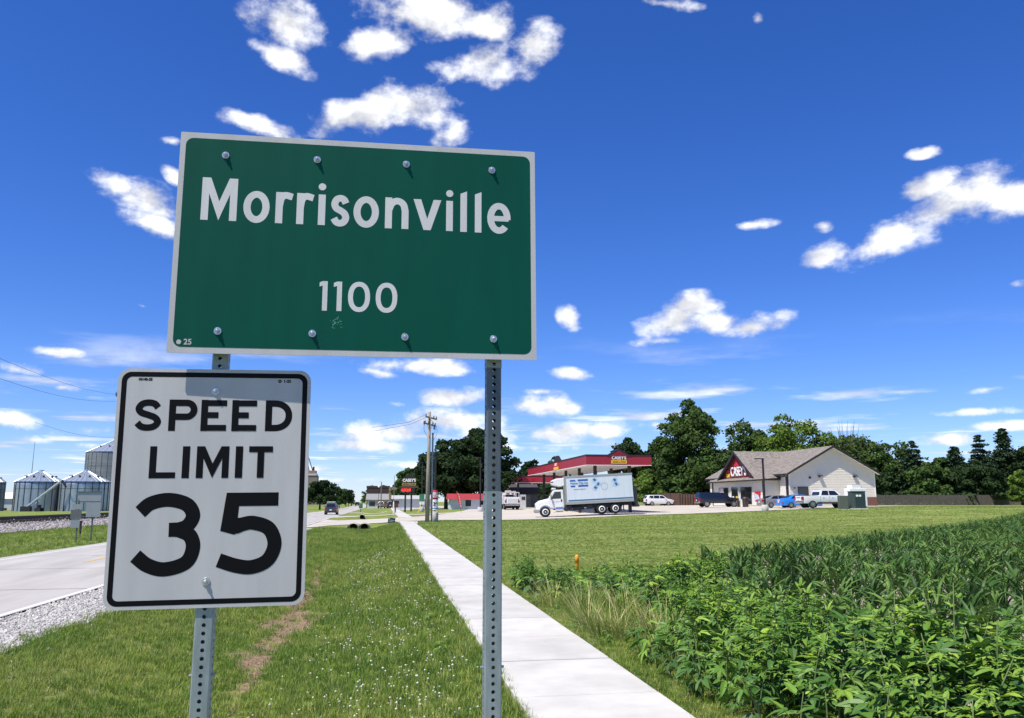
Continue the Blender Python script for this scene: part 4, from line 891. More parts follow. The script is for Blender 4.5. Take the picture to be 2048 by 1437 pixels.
    gr = part('gable_roof', M_shingle, t, lambda b: [b.add([(xg - .5, yc, pk + .1), (W / 2, yc, pk + .1), (W / 2, yc + s_ * (hw + .45), bz - .18), (xg - .5, yc + s_ * (hw + .45), bz - .18), (xg - .5, yc, pk), (xg - .5, yc + s_ * (hw + .45), bz - .3)], [(0, 1, 2, 3), (0, 3, 5, 4)]) for s_ in (-1, 1)])
    part('gable_fascia', M_trim, gr, lambda b: [b.add([(xg - .53, yc, pk + .12), (xg - .53, yc + s_ * (hw + .5), bz - .18), (xg - .53, yc + s_ * (hw + .5), bz - .5), (xg - .53, yc, pk - .26), (xg - .02, yc, pk - .26), (xg - .02, yc + s_ * (hw + .5), bz - .5)], [(0, 1, 2, 3), (3, 2, 5, 4)]) for s_ in (-1, 1)])
    rotf = (R(90), 0, R(-90))
    text('store_name_lettering', "CASEY'S", 1.75, M_white, t, (xg - .10, yc - .35, 4.42), rotf, .05, .015, .80)
    part('red_roof_mark', M_brightred, t, lambda b: b.add([(xg - .06, yc + 1.35, 5.2), (xg - .06, yc - .75, 5.2), (xg - .06, yc + .25, 6.1), (xg - .01, yc + 1.35, 5.2), (xg - .01, yc - .75, 5.2), (xg - .01, yc + .25, 6.1)], [(0, 1, 2), (0, 2, 5, 3), (1, 4, 5, 2)]))
    part('yellow_side_sign', M_yellow, t, lambda b: b.box(xg - .07, xg - .01, yc + 2.65, yc + 3.75, 3.78, 4.25)); part('red_side_sign', M_brightred, t, lambda b: b.box(xg - .07, xg - .01, yc + 2.65, yc + 3.6, 4.3, 4.7))
store()
def at_store(x, y, z=0.0):
    c, s_ = math.cos(HEAD), math.sin(HEAD); X, Y = 51.4 + x * c - y * s_, 93.6 + x * s_ + y * c
    return Vector((X, Y, gz(X, Y) + .04 + z))
for k, (x, y, lab) in enumerate(((-3.4, 7.4, 'dark bollard before the shop window nearest the trash can'), (-3.4, 9.2, 'dark bollard before the shop door'))):
    t = thing('bollard', lab, 'bollard', at_store(x, y), 0, 'bollards before the store'); part('post', M_trim, t, lambda b: b.lathe([(.12, 0), (.12, 1.05), (.06, 1.14)], 12))
t = thing('trash_can', 'dark brown trash can before the store wall poster', 'trash can', at_store(-3.2, 5.6)); part('bin', mat('brown_bin', (.04, .025, .02), .6), t, lambda b: b.lathe([(.36, 0), (.38, .9), (.42, .92), (.42, 1.05), (.3, 1.25)], 16)); part('lid_opening', M_dark, t, lambda b: b.box(-.2, .2, -.44, -.36, .95, 1.1))
t = thing('ice_merchandiser', 'low display cage of goods by the store window', 'display rack', at_store(-2.9, 8.2)); part('cage', M_white, t, lambda b: [b.box(-.3, .3, -1 + k * .4, -.98 + k * .4, 0, 1.0) for k in range(6)]); part('goods', mat('mixed_goods', (.5, .4, .3), .7, rgb2=(.15, .12, .12), scale=4), t, lambda b: b.box(-.28, .28, -.95, .95, .05, .8))

# ------------------------------------------------------------------ canopies, pumps, signs
M_canopy_red = mat('canopy_red_fascia', (.33, .018, .035), .45, var=.06, scale=.6)
M_canopy_under = mat('canopy_soffit_white', (.74, .72, .68), .6)
def canopy(nm, label, o, Wx, Ly, zb, zt, cols, sign_x=None):
    t = thing(nm, label, 'canopy', o, HEAD)
    part('soffit', M_canopy_under, t, lambda b: b.box(.06, Wx - .06, .06, Ly - .06, zb + .04, zb + .14))
    part('fascia', M_canopy_red, t, lambda b: (b.box(0, Wx, 0, .08, zb, zt), b.box(0, Wx, Ly - .08, Ly, zb, zt), b.box(0, .08, .081, Ly - .081, zb, zt), b.box(Wx - .08, Wx, .081, Ly - .081, zb, zt)))
    part('top_cap', M_trim, t, lambda b: (b.box(-.04, Wx + .04, -.04, .1, zt, zt + .14), b.box(-.04, Wx + .04, Ly - .1, Ly + .04, zt, zt + .14), b.box(-.04, .1, .11, Ly - .11, zt, zt + .14), b.box(Wx - .1, Wx + .04, .11, Ly - .11, zt, zt + .14), b.box(.1, Wx - .1, .1, Ly - .1, zt - .2, zt - .1)))
    part('bottom_trim', M_white, t, lambda b: (b.box(-.02, Wx + .02, -.02, .06, zb - .06, zb), b.box(-.02, .06, .061, Ly, zb - .06, zb)))
    for x, y in cols: part('column', M_trim, t, lambda b: b.box(x - .16, x + .16, y - .16, y + .16, -.8, zb + .04))
    return t
g = Vector((23.75, 85.6, .25)); zb, zt = 5.46 - g.z, 6.42 - g.z
can = canopy('fuel_canopy', 'long red fuel canopy with white underside behind the box truck', g, 7.2, 37, zb, zt, [(1.7, 3), (5.6, 3), (1.7, 10.5), (5.6, 10.5), (1.7, 18), (5.6, 18), (1.7, 25.5), (5.6, 25.5), (1.7, 33), (5.6, 33)])
part('sign_gable', M_trim, can, lambda b: b.add([(2.2, -.06, zt), (5.0, -.06, zt), (3.6, -.06, zt + .8), (2.2, .5, zt), (5.0, .5, zt), (3.6, .5, zt + .8)], [(0, 1, 2), (0, 2, 5, 3), (1, 4, 5, 2), (3, 5, 4)]))
part('sign_gable_face', M_red, can, lambda b: b.poly([(2.55, -.07, zt - .02), (4.65, -.07, zt - .02), (3.6, -.07, zt + .56)]))
text('canopy_lettering', "CASEY'S", .50, M_white, can, (3.6, -.03, zt - .22), (R(90), 0, 0), .02, .012, .9)
part('yellow_sign', M_yellow, can, lambda b: b.box(2.75, 4.45, -.05, 0, zb + .14, zb + .50)); text('yellow_sign_lettering', 'GENERAL STORE', .19, M_brightred, can, (3.6, -.062, zb + .32), (R(90), 0, 0), .004, .006)
sb = part('side_sign', M_brightred, can, lambda b: b.box(-.06, 0, 14.5, 17.2, zb + .42, zt - .05)); part('side_sign_yellow', M_yellow, can, lambda b: b.box(-.06, 0, 14.5, 17.2, zb + .05, zb + .40)); text('side_sign_lettering', "CASEY'S", .42, M_white, can, (-.075, 15.85, zb + .68), (R(90), 0, R(-90)), .006, .01, .9)
part('side_sign_gable', M_trim, can, lambda b: b.add([(-.02, 14.2, zt + .14), (-.02, 17.5, zt + .14), (-.02, 15.85, zt + .85), (.4, 14.2, zt + .14), (.4, 17.5, zt + .14), (.4, 15.85, zt + .85)], [(0, 1, 2), (0, 2, 5, 3), (1, 4, 5, 2)]))
g2 = Vector((24.9, 136.2, .75)); c2 = canopy('diesel_canopy', 'smaller red canopy with white edge left behind the long canopy', g2, 9.5, 6, 4.70 - g2.z, 5.72 - g2.z, [(1.6, 3), (7.6, 3)])
text('canopy_lettering', "CASEY'S", .62, M_brightred, c2, (3.4, -.03, 5.2 - g2.z), (R(90), 0, 0), .02, .01, .9)
M_pump = mat('pump_cabinet', (.55, .55, .55), .4)
for k, (px, D, lab) in enumerate(((1046, 126, 'pale fuel pump left of the canopy columns'), (1056, 129, 'dark fronted fuel pump beside the pale pump'))):
    t = thing('fuel_pump', lab, 'fuel pump', on(px, D) + Vector((0, 0, .04)), 0, 'fuel pumps'); part('cabinet', M_pump if k == 0 else M_dark, t, lambda b: b.box(-.4, .4, -.3, .3, .15, 2.1)); part('island', M_conc, t, lambda b: b.box(-.7, .7, -.9, .9, 0, .15)); part('screen', M_glass, t, lambda b: b.box(-.28, .28, -.32, -.301, 1.3, 1.8)); part('nozzle', M_dark, t, lambda b: b.box(.405, .5, -.1, .1, .9, 1.4))
# pylon sign
g = on(816, 129); t = thing('store_pylon_sign', "dark gabled Casey's pylon sign with red price display on two posts", 'sign', g, HEAD); k_ = 129 / FPX; z = lambda py: P(816, py, 129).z - g.z; x = lambda px: (px - 816) * k_
for px in (810.5, 822.5): part('post', M_trim, t, lambda b: b.box(x(px) - .13, x(px) + .13, -.13, .13, -.3, z(985)))
part('cabinet', M_trim, t, lambda b: b.prism([(x(804), z(966)), (x(831), z(966)), (x(831), z(957)), (x(817.5), z(948)), (x(804), z(957))], -.3, .3))
text('pylon_lettering', "CASEY'S", .62, M_white, t, (x(817.5), -.32, z(961.2)), (R(90), 0, 0), .02, .03, .92)
part('yellow_board', mat('dull_yellow_board', (.40, .28, .07), .6), t, lambda b: b.box(x(803.5), x(831), -.34, -.3, z(971.5), z(966.3))); text('board_lettering', 'GENERAL STORE', .30, M_trim, t, (x(817), -.345, z(969)), (R(90), 0, 0), .004, .01, .85)
part('brown_board', mat('brown_board', (.10, .07, .03), .6), t, lambda b: b.box(x(803.5), x(835), -.3, -.1, z(976), z(972)))
part('price_cabinet', M_trim, t, lambda b: b.box(x(800.5), x(829), -.3, .2, z(985.5), z(976.4)))
text('price_display', '4.19 3.49', .62, mat('red_led', (.6, .02, .02), .5, emit=(1, .03, .02, 1.6)), t, (x(811.5), -.32, z(981)), (R(90), 0, 0), .005, .03, .62)
g = on(791, 118); t = thing('small_brown_sign', 'small orange brown sign on one post before the pylon sign', 'sign', g); part('post', M_trim, t, lambda b: b.box(-.08, .08, -.08, .08, -.2, .9)); part('board', mat('orange_brown_board', (.28, .10, .04), .7), t, lambda b: b.box(-.42, .42, -.06, .06, .75, 1.3)); part('cap_board', M_trim, t, lambda b: b.box(-.5, .5, -.2, .2, 1.31, 1.75))
g = on(787.5, 112); t = thing('white_marker_post', 'white marker post with thin tall rod beside the brown sign', 'marker post', g); part('sleeve', M_white, t, lambda b: b.lathe([(.09, 0), (.09, 1.5), (.05, 1.6)], 8)); part('rod', M_galv, t, lambda b: b.tube([(0, 0, 1.5), (0, 0, 5.1)], .035, 5))
# poster wrapped lamp bases
def lamp(label, px, D, topy, poster, hb=.8, rb=.28, both=1, head=True):
    g = on(px, D); t = thing('lot_lamp', label, 'lamp post', g, 0, 'lot lamps'); H = P(px, topy, D).z - g.z
    part('base', M_conc, t, lambda b: b.lathe([(rb, -.3), (rb, hb), (rb - .03, hb + .02)], 20), True); part('pole', M_trim, t, lambda b: b.box(-.075, .075, -.075, .075, hb + .02, H))
    if head: part('lamp_head', M_trim, t, lambda b: b.box(-.85, .1, -.16, .16, H - .04, H + .06))
    if poster: poster(t, hb)
    return t
def red_poster(t, hb):
    part('poster_stand', M_white, t, lambda b: b.lathe([(.26, hb + .12), (.26, hb + .98)], 18, cap=False)); part('red_band', M_red, t, lambda b: b.lathe([(.265, hb + .98), (.265, hb + 1.12)], 18, cap=False)); part('picture_band', mat('drinks_poster', (.75, .75, .78), .5, rgb2=(.35, .10, .10), scale=5), t, lambda b: b.lathe([(.26, hb + 1.12), (.26, hb + 1.55)], 18, cap=False)); part('red_top', M_brightred, t, lambda b: b.lathe([(.25, hb + 1.55), (.2, hb + 1.72)], 18))
    text('poster_price', '3', .40, mat('navy_print', (.02, .04, .09), .5), t, (-.08, -.272, hb + .60), (R(90), 0, R(-8)), .002, .015)
    text('poster_cents', '99', .18, mat('navy_print', (.02, .04, .09), .5), t, (.10, -.268, hb + .66), (R(90), 0, R(14)), .002, .008)
    part('poster_line', mat('blue_print', (.05, .15, .4), .5), t, lambda b: b.lathe([(.263, hb + .22), (.263, hb + .30)], 18, cap=False))
lamp('lot lamp with red topped price poster by the utility pole', 869.8, 67.6, 905, red_poster, .82, .30)
def green_poster(t, hb):
    part('green_poster', mat('green_poster_print', (.03, .16, .09), .5, rgb2=(.06, .28, .15), scale=4), t, lambda b: b.box(-.36, .36, -.22, -.17, hb + .75, hb + 1.75)); part('pale_poster', M_white, t, lambda b: b.box(-.36, .36, -.22, -.17, hb + .30, hb + .72))
lamp('lot lamp with a green poster before the small house', 843.5, 118, 925, green_poster, .7, .30)
lamp('lot lamp with pale base in front of the white house', 960.5, 108, 915, None, .6, .34)
lamp('lot lamp with pale base in front of the store entry', 1529.5, 84.5, 917.5, None, .62, .34)
# banner flag
g = on(923, 104); t = thing('feather_flag', 'red feather banner flag with white letters leaning on the grass island', 'flag', g)
Rl = Matrix.Rotation(R(-14), 4, 'Y'); hh = (1026 - 981) / FPX * 104
part('pole', M_trim, t, lambda b: b.tube([tuple(Rl @ Vector((0, 0, z_))) for z_ in (0, hh * .5, hh)], .02, 6))
part('banner', M_brightred, t, lambda b: b.add([tuple(Rl @ Vector((q[0], s_, q[1] * hh))) for s_ in (-.012, .012) for q in ((.02, .2), (.10, .24), (.26, .40), (.30, .62), (.22, .85), (.02, 1.0), (-.04, .9), (-.06, .5))], [tuple(range(8)), tuple(range(15, 7, -1))] + [(i, 8 + i, 8 + (i + 1) % 8, (i + 1) % 8) for i in range(8)]))
M_letter = M_white
def flagmarks(b):
    for k in range(6):
        zc = .86 - k * .105; xo = .085 + .03 * math.sin(k)
        for (a0, c0, a1, c1) in ((0, 0, .13, .015), (0, .03, .03, .075), (.1, .03, .13, .07), (.02, .04, .12, .052))[: 3 + k % 2]:
            q = [(xo + a0, zc - c0), (xo + a1, zc - c0), (xo + a1, zc - c1), (xo + a0, zc - c1)]; b.add([tuple(Rl @ Vector((u, -.016 - .0005 * k, v * hh))) for u, v in q], [(0, 1, 2, 3)])
part('banner_lettering', M_letter, t, flagmarks)
# small dark yard sign on the verge
g = on(783.5, 61.5); g.z = gz(g.x, g.y); t = thing('yard_sign', 'small tilted dark blue yard sign beside the sidewalk', 'yard sign', g, R(6)); M_navy = mat('navy_board', (.018, .028, .055), .5)
Rl2 = Matrix.Rotation(R(5), 4, 'Y')
part('board', M_navy, t, lambda b: b.box(-.27, .27, -.006, .006, .10, .48, Rl2)); part('white_line', M_white, t, lambda b: (b.box(-.22, .22, -.009, -.0065, .30, .325, Rl2), b.box(-.2, .1, -.009, -.0065, .19, .21, Rl2), b.box(-.24, -.14, -.009, -.0065, .39, .44, Rl2))); part('wire_leg', M_galv, t, lambda b: (b.tube([(-.2, 0, -.2), (-.2, 0, .12)], .006, 5), b.tube([(.2, 0, -.2), (.2, 0, .12)], .006, 5)))
# culvert pipes
M_culv = mat('galvanised_culvert', (.60, .58, .55), .6, .1, var=.15)
M_inside = mat('culvert_shade', (.03, .025, .02), .95)  # near-black disc across the bore, painted shade for the pipe's dark interior
for px, lab in ((708.5, 'left corrugated culvert end under the driveway'), (730.5, 'right corrugated culvert end under the driveway')):
    g = on(px, 62.8); zc = P(px, 1056, 62.8).z; t = thing('culvert_pipe', lab, 'culvert', (g.x, g.y, zc), HEAD, 'culvert pipes')
    part('pipe', M_culv, t, lambda b: b.lathe([(.30 + .015 * (k % 2), k * .12) for k in range(30)], 24, Matrix.Rotation(R(-90), 4, 'X'), cap=False)).modifiers.new('thick', 'SOLIDIFY').thickness = .02
    part('flared_end', M_culv, t, lambda b: b.add([(.32 * math.cos(a), 0, .32 * math.sin(a)) for a in [R(-35 + 25 * k) for k in range(11)]] + [(.50 * math.cos(a), -.5, .40 * math.sin(a) - .05) for a in [R(-35 + 25 * k) for k in range(11)]], [(k, k + 1, 12 + k, 11 + k) for k in range(10)]))
    part('end_collar', mat('pale_culvert_collar', (.66, .63, .58), .8), t, lambda b: b.lathe([(.30, -.06), (.44, -.06), (.44, .04), (.30, .04)], 24, Matrix.Rotation(R(-90), 4, 'X'), cap=False))
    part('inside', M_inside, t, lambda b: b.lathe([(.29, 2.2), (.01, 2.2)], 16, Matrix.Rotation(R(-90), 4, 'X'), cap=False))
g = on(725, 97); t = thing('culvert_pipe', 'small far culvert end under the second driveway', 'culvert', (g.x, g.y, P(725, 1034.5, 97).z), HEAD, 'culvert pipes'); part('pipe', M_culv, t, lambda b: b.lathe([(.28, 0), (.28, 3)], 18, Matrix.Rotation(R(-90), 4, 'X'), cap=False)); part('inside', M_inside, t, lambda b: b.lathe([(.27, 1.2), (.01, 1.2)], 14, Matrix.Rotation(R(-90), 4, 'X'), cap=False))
# backs of road signs across the road
g = Vector((-13.75, 46.2, gz(-13.75, 46.2))); t = thing('road_sign_backs', 'grey backs of road signs on two thin posts before the bins', 'road sign', g, 0); s_ = 47.6 / FPX
M_signback = mat('aluminium_sign_back', (.34, .36, .36), .5, .6)
x = lambda px: (px - 166) * s_; zz = lambda py: P(166, py, 47.6).z - g.z
for px in (155, 179.5): part('post', M_galv_dark, t, lambda b: b.box(x(px) - .03, x(px) + .03, -.03, .03, -.3, zz(986)))
part('guide_sign_back', M_signback, t, lambda b: b.add([(x(149), -.05, zz(986)), (x(192), -.05, zz(986)), (x(191), -.05, zz(1004)), (x(157), -.05, zz(1004)), (x(149), -.04, zz(986)), (x(192), -.04, zz(986)), (x(191), -.04, zz(1004)), (x(157), -.04, zz(1004))], [(0, 1, 2, 3), (7, 6, 5, 4), (0, 4, 5, 1)])); part('sign_rail', M_galv_dark, t, lambda b: (b.box(x(148), x(191), -.09, -.051, zz(1004.5), zz(1003)), b.box(x(149), x(192), -.09, -.051, zz(987.5), zz(985.5))))
part('square_sign_back', M_signback, t, lambda b: b.box(x(169), x(192.5), -.12, -.10, zz(1031), zz(1005))); part('upper_plate_back', M_signback, t, lambda b: b.box(x(145), x(161.5), -.07, -.05, zz(1017), zz(1008))); part('shield_back', mat('dark_sign_back', (.13, .145, .145), .6, .4), t, lambda b: b.box(x(143.5), x(161.5), -.09, -.07, zz(1034), zz(1018))); part('lower_plate_back', M_signback, t, lambda b: b.box(x(144.5), x(159), -.07, -.05, zz(1050), zz(1034.5)))
g = on(166, 49); t = thing('delineator_post', 'short dark delineator post beside the sign backs', 'marker post', g); part('post', M_dark, t, lambda b: b.box(-.05, .05, -.03, .03, -.2, .85)); part('reflector', M_trim, t, lambda b: b.box(-.07, .07, -.04, -.031, .6, .9))
# green transformer cabinets and white unit
M_xf = mat('transformer_green', (.045, .075, .062), .5); M_xf2 = mat('transformer_dark_green', (.018, .035, .032), .5)
g = Vector((49.0, 76.0, 0)); g.z = gz(g.x, g.y); k_ = 82 / FPX
t = thing('transformer_cabinet', 'large dark green electric transformer cabinet on the lawn edge', 'transformer', g, R(-16)); part('body', M_xf, t, lambda b: b.box(-.5, .82, 0, 1.3, .1, 1.72), bevel=.03); part('door', M_xf2, t, lambda b: b.box(-.18, .80, -.03, -.002, .14, 1.5)); part('lid', M_xf, t, lambda b: b.box(-.54, .86, -.06, 1.34, 1.73, 1.80)); part('pad', M_conc, t, lambda b: b.box(-.7, 1.0, -.2, 1.5, -.2, .1)); part('warning_label', M_white, t, lambda b: (b.box(-.1, .14, -.034, -.031, 1.25, 1.44), b.box(.2, .4, -.034, -.031, 1.25, 1.44)))
g = Vector((47.75, 76.3, 0)); g.z = gz(g.x, g.y)
t = thing('switch_cabinet', 'smaller olive green electric cabinet left of the transformer', 'transformer', g, R(-16)); part('body', mat('olive_cabinet', (.085, .10, .075), .5), t, lambda b: b.box(-.42, .42, 0, .8, .05, 1.38), bevel=.03); part('door', M_xf2, t, lambda b: b.box(.43, .45, .1, .7, .2, 1.2)); part('pad', M_conc, t, lambda b: b.box(-.5, .55, -.1, .9, -.2, .05))
g = Vector((53.3, 82.5, 0)); g.z = gz(g.x, g.y) + .04
t = thing('white_storage_unit', 'white storage cage standing behind the transformer cabinet', 'storage unit', g, HEAD); part('body', M_white, t, lambda b: b.box(-.9, 1.1, 0, 1.2, .05, 2.0), bevel=.03); part('roof', M_white, t, lambda b: b.box(-.55, .5, .1, 1.1, 2.01, 2.4)); part('feet', M_dark, t, lambda b: (b.box(-.8, -.6, .1, .3, -.05, .05), b.box(.8, 1, .1, .3, -.05, .05)))
# brown slatted enclosure behind the lot, slat fence on the right
M_slat = mat('weathered_fence_wood', (.060, .050, .042), .9, rgb2=(.14, .122, .105), scale=2.5, sx=(8, 8, .4)); M_brownwood = mat('brown_enclosure_boards', (.085, .045, .030), .8, var=.2, scale=4)
def fence(nm, label, a, b_, h, mt, w=.14, gap=.03, cat='fence'):
    a, b_ = Vector(a), Vector(b_); d = b_ - a; Ln = math.hypot(d.x, d.y); t = thing(nm, label, cat, a, math.atan2(d.y, d.x)); mb = MB(); x_ = 0; dz = d.z / Ln
    while x_ < Ln:
        hh_ = h + rnd.uniform(-.04, .04); z0 = dz * x_; mb.box(x_, x_ + w, -.01 + rnd.uniform(-.006, .006), .012, z0 + .03, z0 + hh_); x_ += w + gap
    mb.build('slats', mt, t)['kind'] = 'stuff'
    for zz_ in (.35, h - .35): part('rail', mt, t, lambda b: b.add([(0, .016, zz_), (Ln, .016, zz_ + d.z), (Ln, .06, zz_ + d.z), (0, .06, zz_), (0, .016, zz_ + .09), (Ln, .016, zz_ + d.z + .09), (Ln, .06, zz_ + d.z + .09), (0, .06, zz_ + .09)], [(0, 3, 2, 1), (4, 5, 6, 7), (0, 1, 5, 4), (2, 3, 7, 6)]))
    x_ = 0
    while x_ < Ln: part('post', mt, t, lambda b: b.box(x_, x_ + .1, .062, .16, dz * x_ - .2, dz * x_ + h + .05)); x_ += 2.4
    return t
fence('slat_fence', 'weathered grey wooden slat fence along the right lawn', (72, 116, gz(72, 116)), (128, 108, gz(128, 108)), 1.55, M_slat)
e0, e1 = on(1322, 133), on(1402, 131)
t = thing('board_enclosure', 'brown boarded trash enclosure left of the dark pickup', 'enclosure', e0, math.atan2(e1.y - e0.y, e1.x - e0.x)); Ln = (e1 - e0).length
for k in range(2): part('gate_panel', M_brownwood, t, lambda b: b.box(k * 1.5 + .02, k * 1.5 + 1.46, -.05, .0, .08, 2.0))
part('board_wall', M_brownwood, t, lambda b: [b.box(3.1 + k * .42, 3.1 + k * .42 + .3, 0, .04, 0, 1.85) for k in range(int((Ln - 3) / .42))]); part('back_wall', M_dark, t, lambda b: b.box(3.0, Ln, .3, 3, 0, 1.8)); part('post', M_dark, t, lambda b: [b.box(x_, x_ + .12, -.08, .06, 0, 2.05) for x_ in (-.1, 1.46, 2.96)])
# gazebo-like grey roof behind it, white house with red roof, shops
g = on(1353, 158); t = thing('shingled_shelter', 'small grey hipped roof peeking over the brown enclosure', 'shelter', g); part('roof', mat('grey_shelter_roof', (.33, .31, .28), .9, var=.12, scale=3), t, lambda b: b.lathe([(3.6, 2.5), (1.6, 3.5), (.2, 4.3)], 8)); part('wall', M_siding, t, lambda b: b.box(-2.4, 6, -2, 2, -.2, 2.5)); part('finial', M_white, t, lambda b: b.lathe([(.12, 4.3), (.05, 5.0)], 8))
def house(name, label, cat, g, Wd, Dp, hw, hr, wall, roof, wins, rz=HEAD, flat=False):
    t = thing(name, label, cat, g, rz)
    part('wall', wall, t, lambda b: b.box(-Wd / 2, Wd / 2, 0, Dp, -.4, hw))
    if flat: part('parapet', wall, t, lambda b: b.box(-Wd / 2 - .1, Wd / 2 + .1, -.1, .3, hw + .002, hw + hr))
    else: part('roof', roof, t, lambda b: b.add([(-Wd / 2 - .4, -.5, hw - .1), (Wd / 2 + .4, -.5, hw - .1), (Wd / 2 + .4, Dp + .5, hw - .1), (-Wd / 2 - .4, Dp + .5, hw - .1), (-Wd / 2 - .4, Dp / 2, hw + hr), (Wd / 2 + .4, Dp / 2, hw + hr)], [(0, 1, 5, 4), (2, 3, 4, 5), (0, 4, 3), (1, 2, 5)]))
    for x0, x1, z0, z1 in wins: q = part('window', M_glass, t, lambda b: b.box(x0, x1, -.06, 0, z0, z1)); part('window_frame', M_white, q, lambda b: (b.box(x0 - .08, x0, -.08, 0, z0, z1), b.box(x1, x1 + .08, -.08, 0, z0, z1)))
    return t
M_redroof = mat('red_metal_roof', (.33, .035, .048), .6)
M_white_side = mat('white_house_siding', (.55, .58, .60), .7, var=.05)
g = on(937, 126.5); house('white_house', 'white house with bright red metal roof under the dark oaks', 'house', g, 5.6, 3.6, 1.65, .75, M_white_side, M_redroof, [(-.5, .4, .5, 1.4), (1.9, 2.3, .7, 1.3)])
g = on(1036, 141); house('grey_gable_house', 'grey house with charcoal roof behind the utility truck', 'house', g, 7, 7, 2.4, 1.7, mat('grey_house_wall', (.12, .12, .12), .8), mat('charcoal_roof', (.06, .055, .055), .8), [])
g = on(830, 155); house('pale_garage', 'pale low garage left of the utility pole', 'garage', g, 8, 6, 1.9, .6, M_white_side, mat('pale_roof', (.4, .4, .4), .8), [])
g = on(796, 210); house('tan_shopfront', 'tan brick shopfront with stepped parapet behind the pylon sign', 'shop', g, 4.6, 14, 4.2, .9, mat('tan_brick', (.24, .175, .105), .9, var=.1, scale=2), M_shingle, [], HEAD, True)
g = on(823, 214); house('dark_shop', 'low dark fronted shop right of the tan shopfront', 'shop', g, 4.5, 12, 3.4, .6, mat('dark_shop_wall', (.05, .04, .04), .8), M_shingle, [(-1.6, -.2, .5, 2), (.4, 1.6, .5, 2)], HEAD, True)
g = on(763, 218); house('grey_roofed_shop', 'low white shop with grey roof and dark upper band', 'shop', g, 7.4, 12, 2.3, 1.5, M_white_side, mat('grey_shop_roof', (.25, .25, .25), .9), [(-3.2, -1.6, .6, 1.8), (-1.0, .6, .6, 1.8), (1.4, 3.0, .6, 1.8)])
g = on(768, 262); house('dark_brown_hall', 'dark brown hall roof above the grey roofed shop', 'hall', g, 11, 12, 6.0, .6, mat('dark_brown_wall', (.045, .028, .024), .8), M_shingle, [], HEAD, True)
for px, lab in ((757, 'left globe lamp'), (782, 'right globe lamp')):
    g = on(px, 205); t = thing('street_globe_lamp', lab + ' before the far shops', 'lamp post', g, 0, 'globe lamps before the far shops'); zt_ = P(px, 975, 205).z - g.z; part('pole', M_dark, t, lambda b: b.tube([(0, 0, 0), (0, 0, zt_)], .06, 6)); part('globe', M_white, t, lambda b: b.lathe([(.05, zt_ - .1), (.28, zt_ + .05), (.28, zt_ + .3), (.05, zt_ + .45)], 12), True)
g = on(842, 100); t = thing('guy_wire_guard', 'yellow guy wire guard slanting up from the grass', 'guy guard', (on(836.5, 112))); part('guard', M_yellow, t, lambda b: b.tube([(0, 0, 0), (.55, .3, 1.5)], .05, 6)); part('wire', M_wire, t, lambda b: b.tube([(.55, .3, 1.5), (1.6, .9, 4.5)], .012, 4))
for px, D, lab in ((722, 152, 'green mailbox post near the far driveway'),):
    g = on(px, D); t = thing('roadside_marker', lab, 'marker post', g); part('post', M_trim, t, lambda b: b.box(-.05, .05, -.05, .05, 0, 1.0)); part('plate', mat('green_marker_plate', (.05, .2, .1), .6), t, lambda b: b.box(-.35, .35, -.03, .03, .7, 1.6))

# ------------------------------------------------------------------ vehicles (local: +x forward, +y left)
M_tyre = mat('tyre_rubber', (.012, .012, .013), .85); M_rim = mat('alloy_rim', (.50, .50, .51), .35, .7); M_carglass = mat('car_glass', (.010, .013, .016), .05, 0, spec=.9)
M_tail = mat('tail_lamp_red', (.35, .01, .012), .25); M_head = mat('head_lamp', (.7, .7, .7), .15); M_plastic = mat('black_plastic', (.02, .02, .022), .6); M_chrome = mat('chrome', (.7, .7, .7), .15, .95)
def paint(nm, rgb, metal=.0): return mat(nm, rgb, .32, metal, coat=.6)
def wheel(parent, x, y, r, w, side, rimr=.62, steel=False):
    q = bpy.data.objects.new('wheel', None); put(q, parent); q.location = (x, y, r)
    X = Matrix.Rotation(R(90), 4, 'X')
    part('tyre', M_tyre, q, lambda b: b.lathe([(r * .55, -w / 2), (r * .93, -w / 2), (r, -w * .36), (r, w * .36), (r * .93, w / 2), (r * .55, w / 2)], 28, X), True)
    o = q.children[0] if q.children else None
    def rim(b):
        yo = -side * (w / 2 + .004)       # outer face
        b.lathe([(r * rimr, -.02), (r * rimr, .01), (r * (rimr - .1), .012)], 24, Matrix.Translation((0, -yo, 0)) @ X, cap=False)
        if steel: b.lathe([(r * rimr, 0), (r * (rimr - .14), -.03), (r * (rimr - .18), -.10)], 24, Matrix.Translation((0, -yo, 0)) @ (X if side > 0 else Matrix.Rotation(R(-90), 4, 'X')), cap=False)
        for k in range(0 if steel else 6): b.box(-r * .09, r * .09, -.008, .008, 0, r * (rimr - .06), Matrix.Translation((0, -yo, 0)) @ Matrix.Rotation(R(60 * k), 4, 'Y'))
        b.lathe([(r * .16, -.015), (r * .16, .015)], 12, Matrix.Translation((0, -yo, 0)) @ X)
    part('rim', M_white if steel else M_rim, q, rim)
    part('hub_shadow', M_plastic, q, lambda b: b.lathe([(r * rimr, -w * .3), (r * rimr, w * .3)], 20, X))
    return q
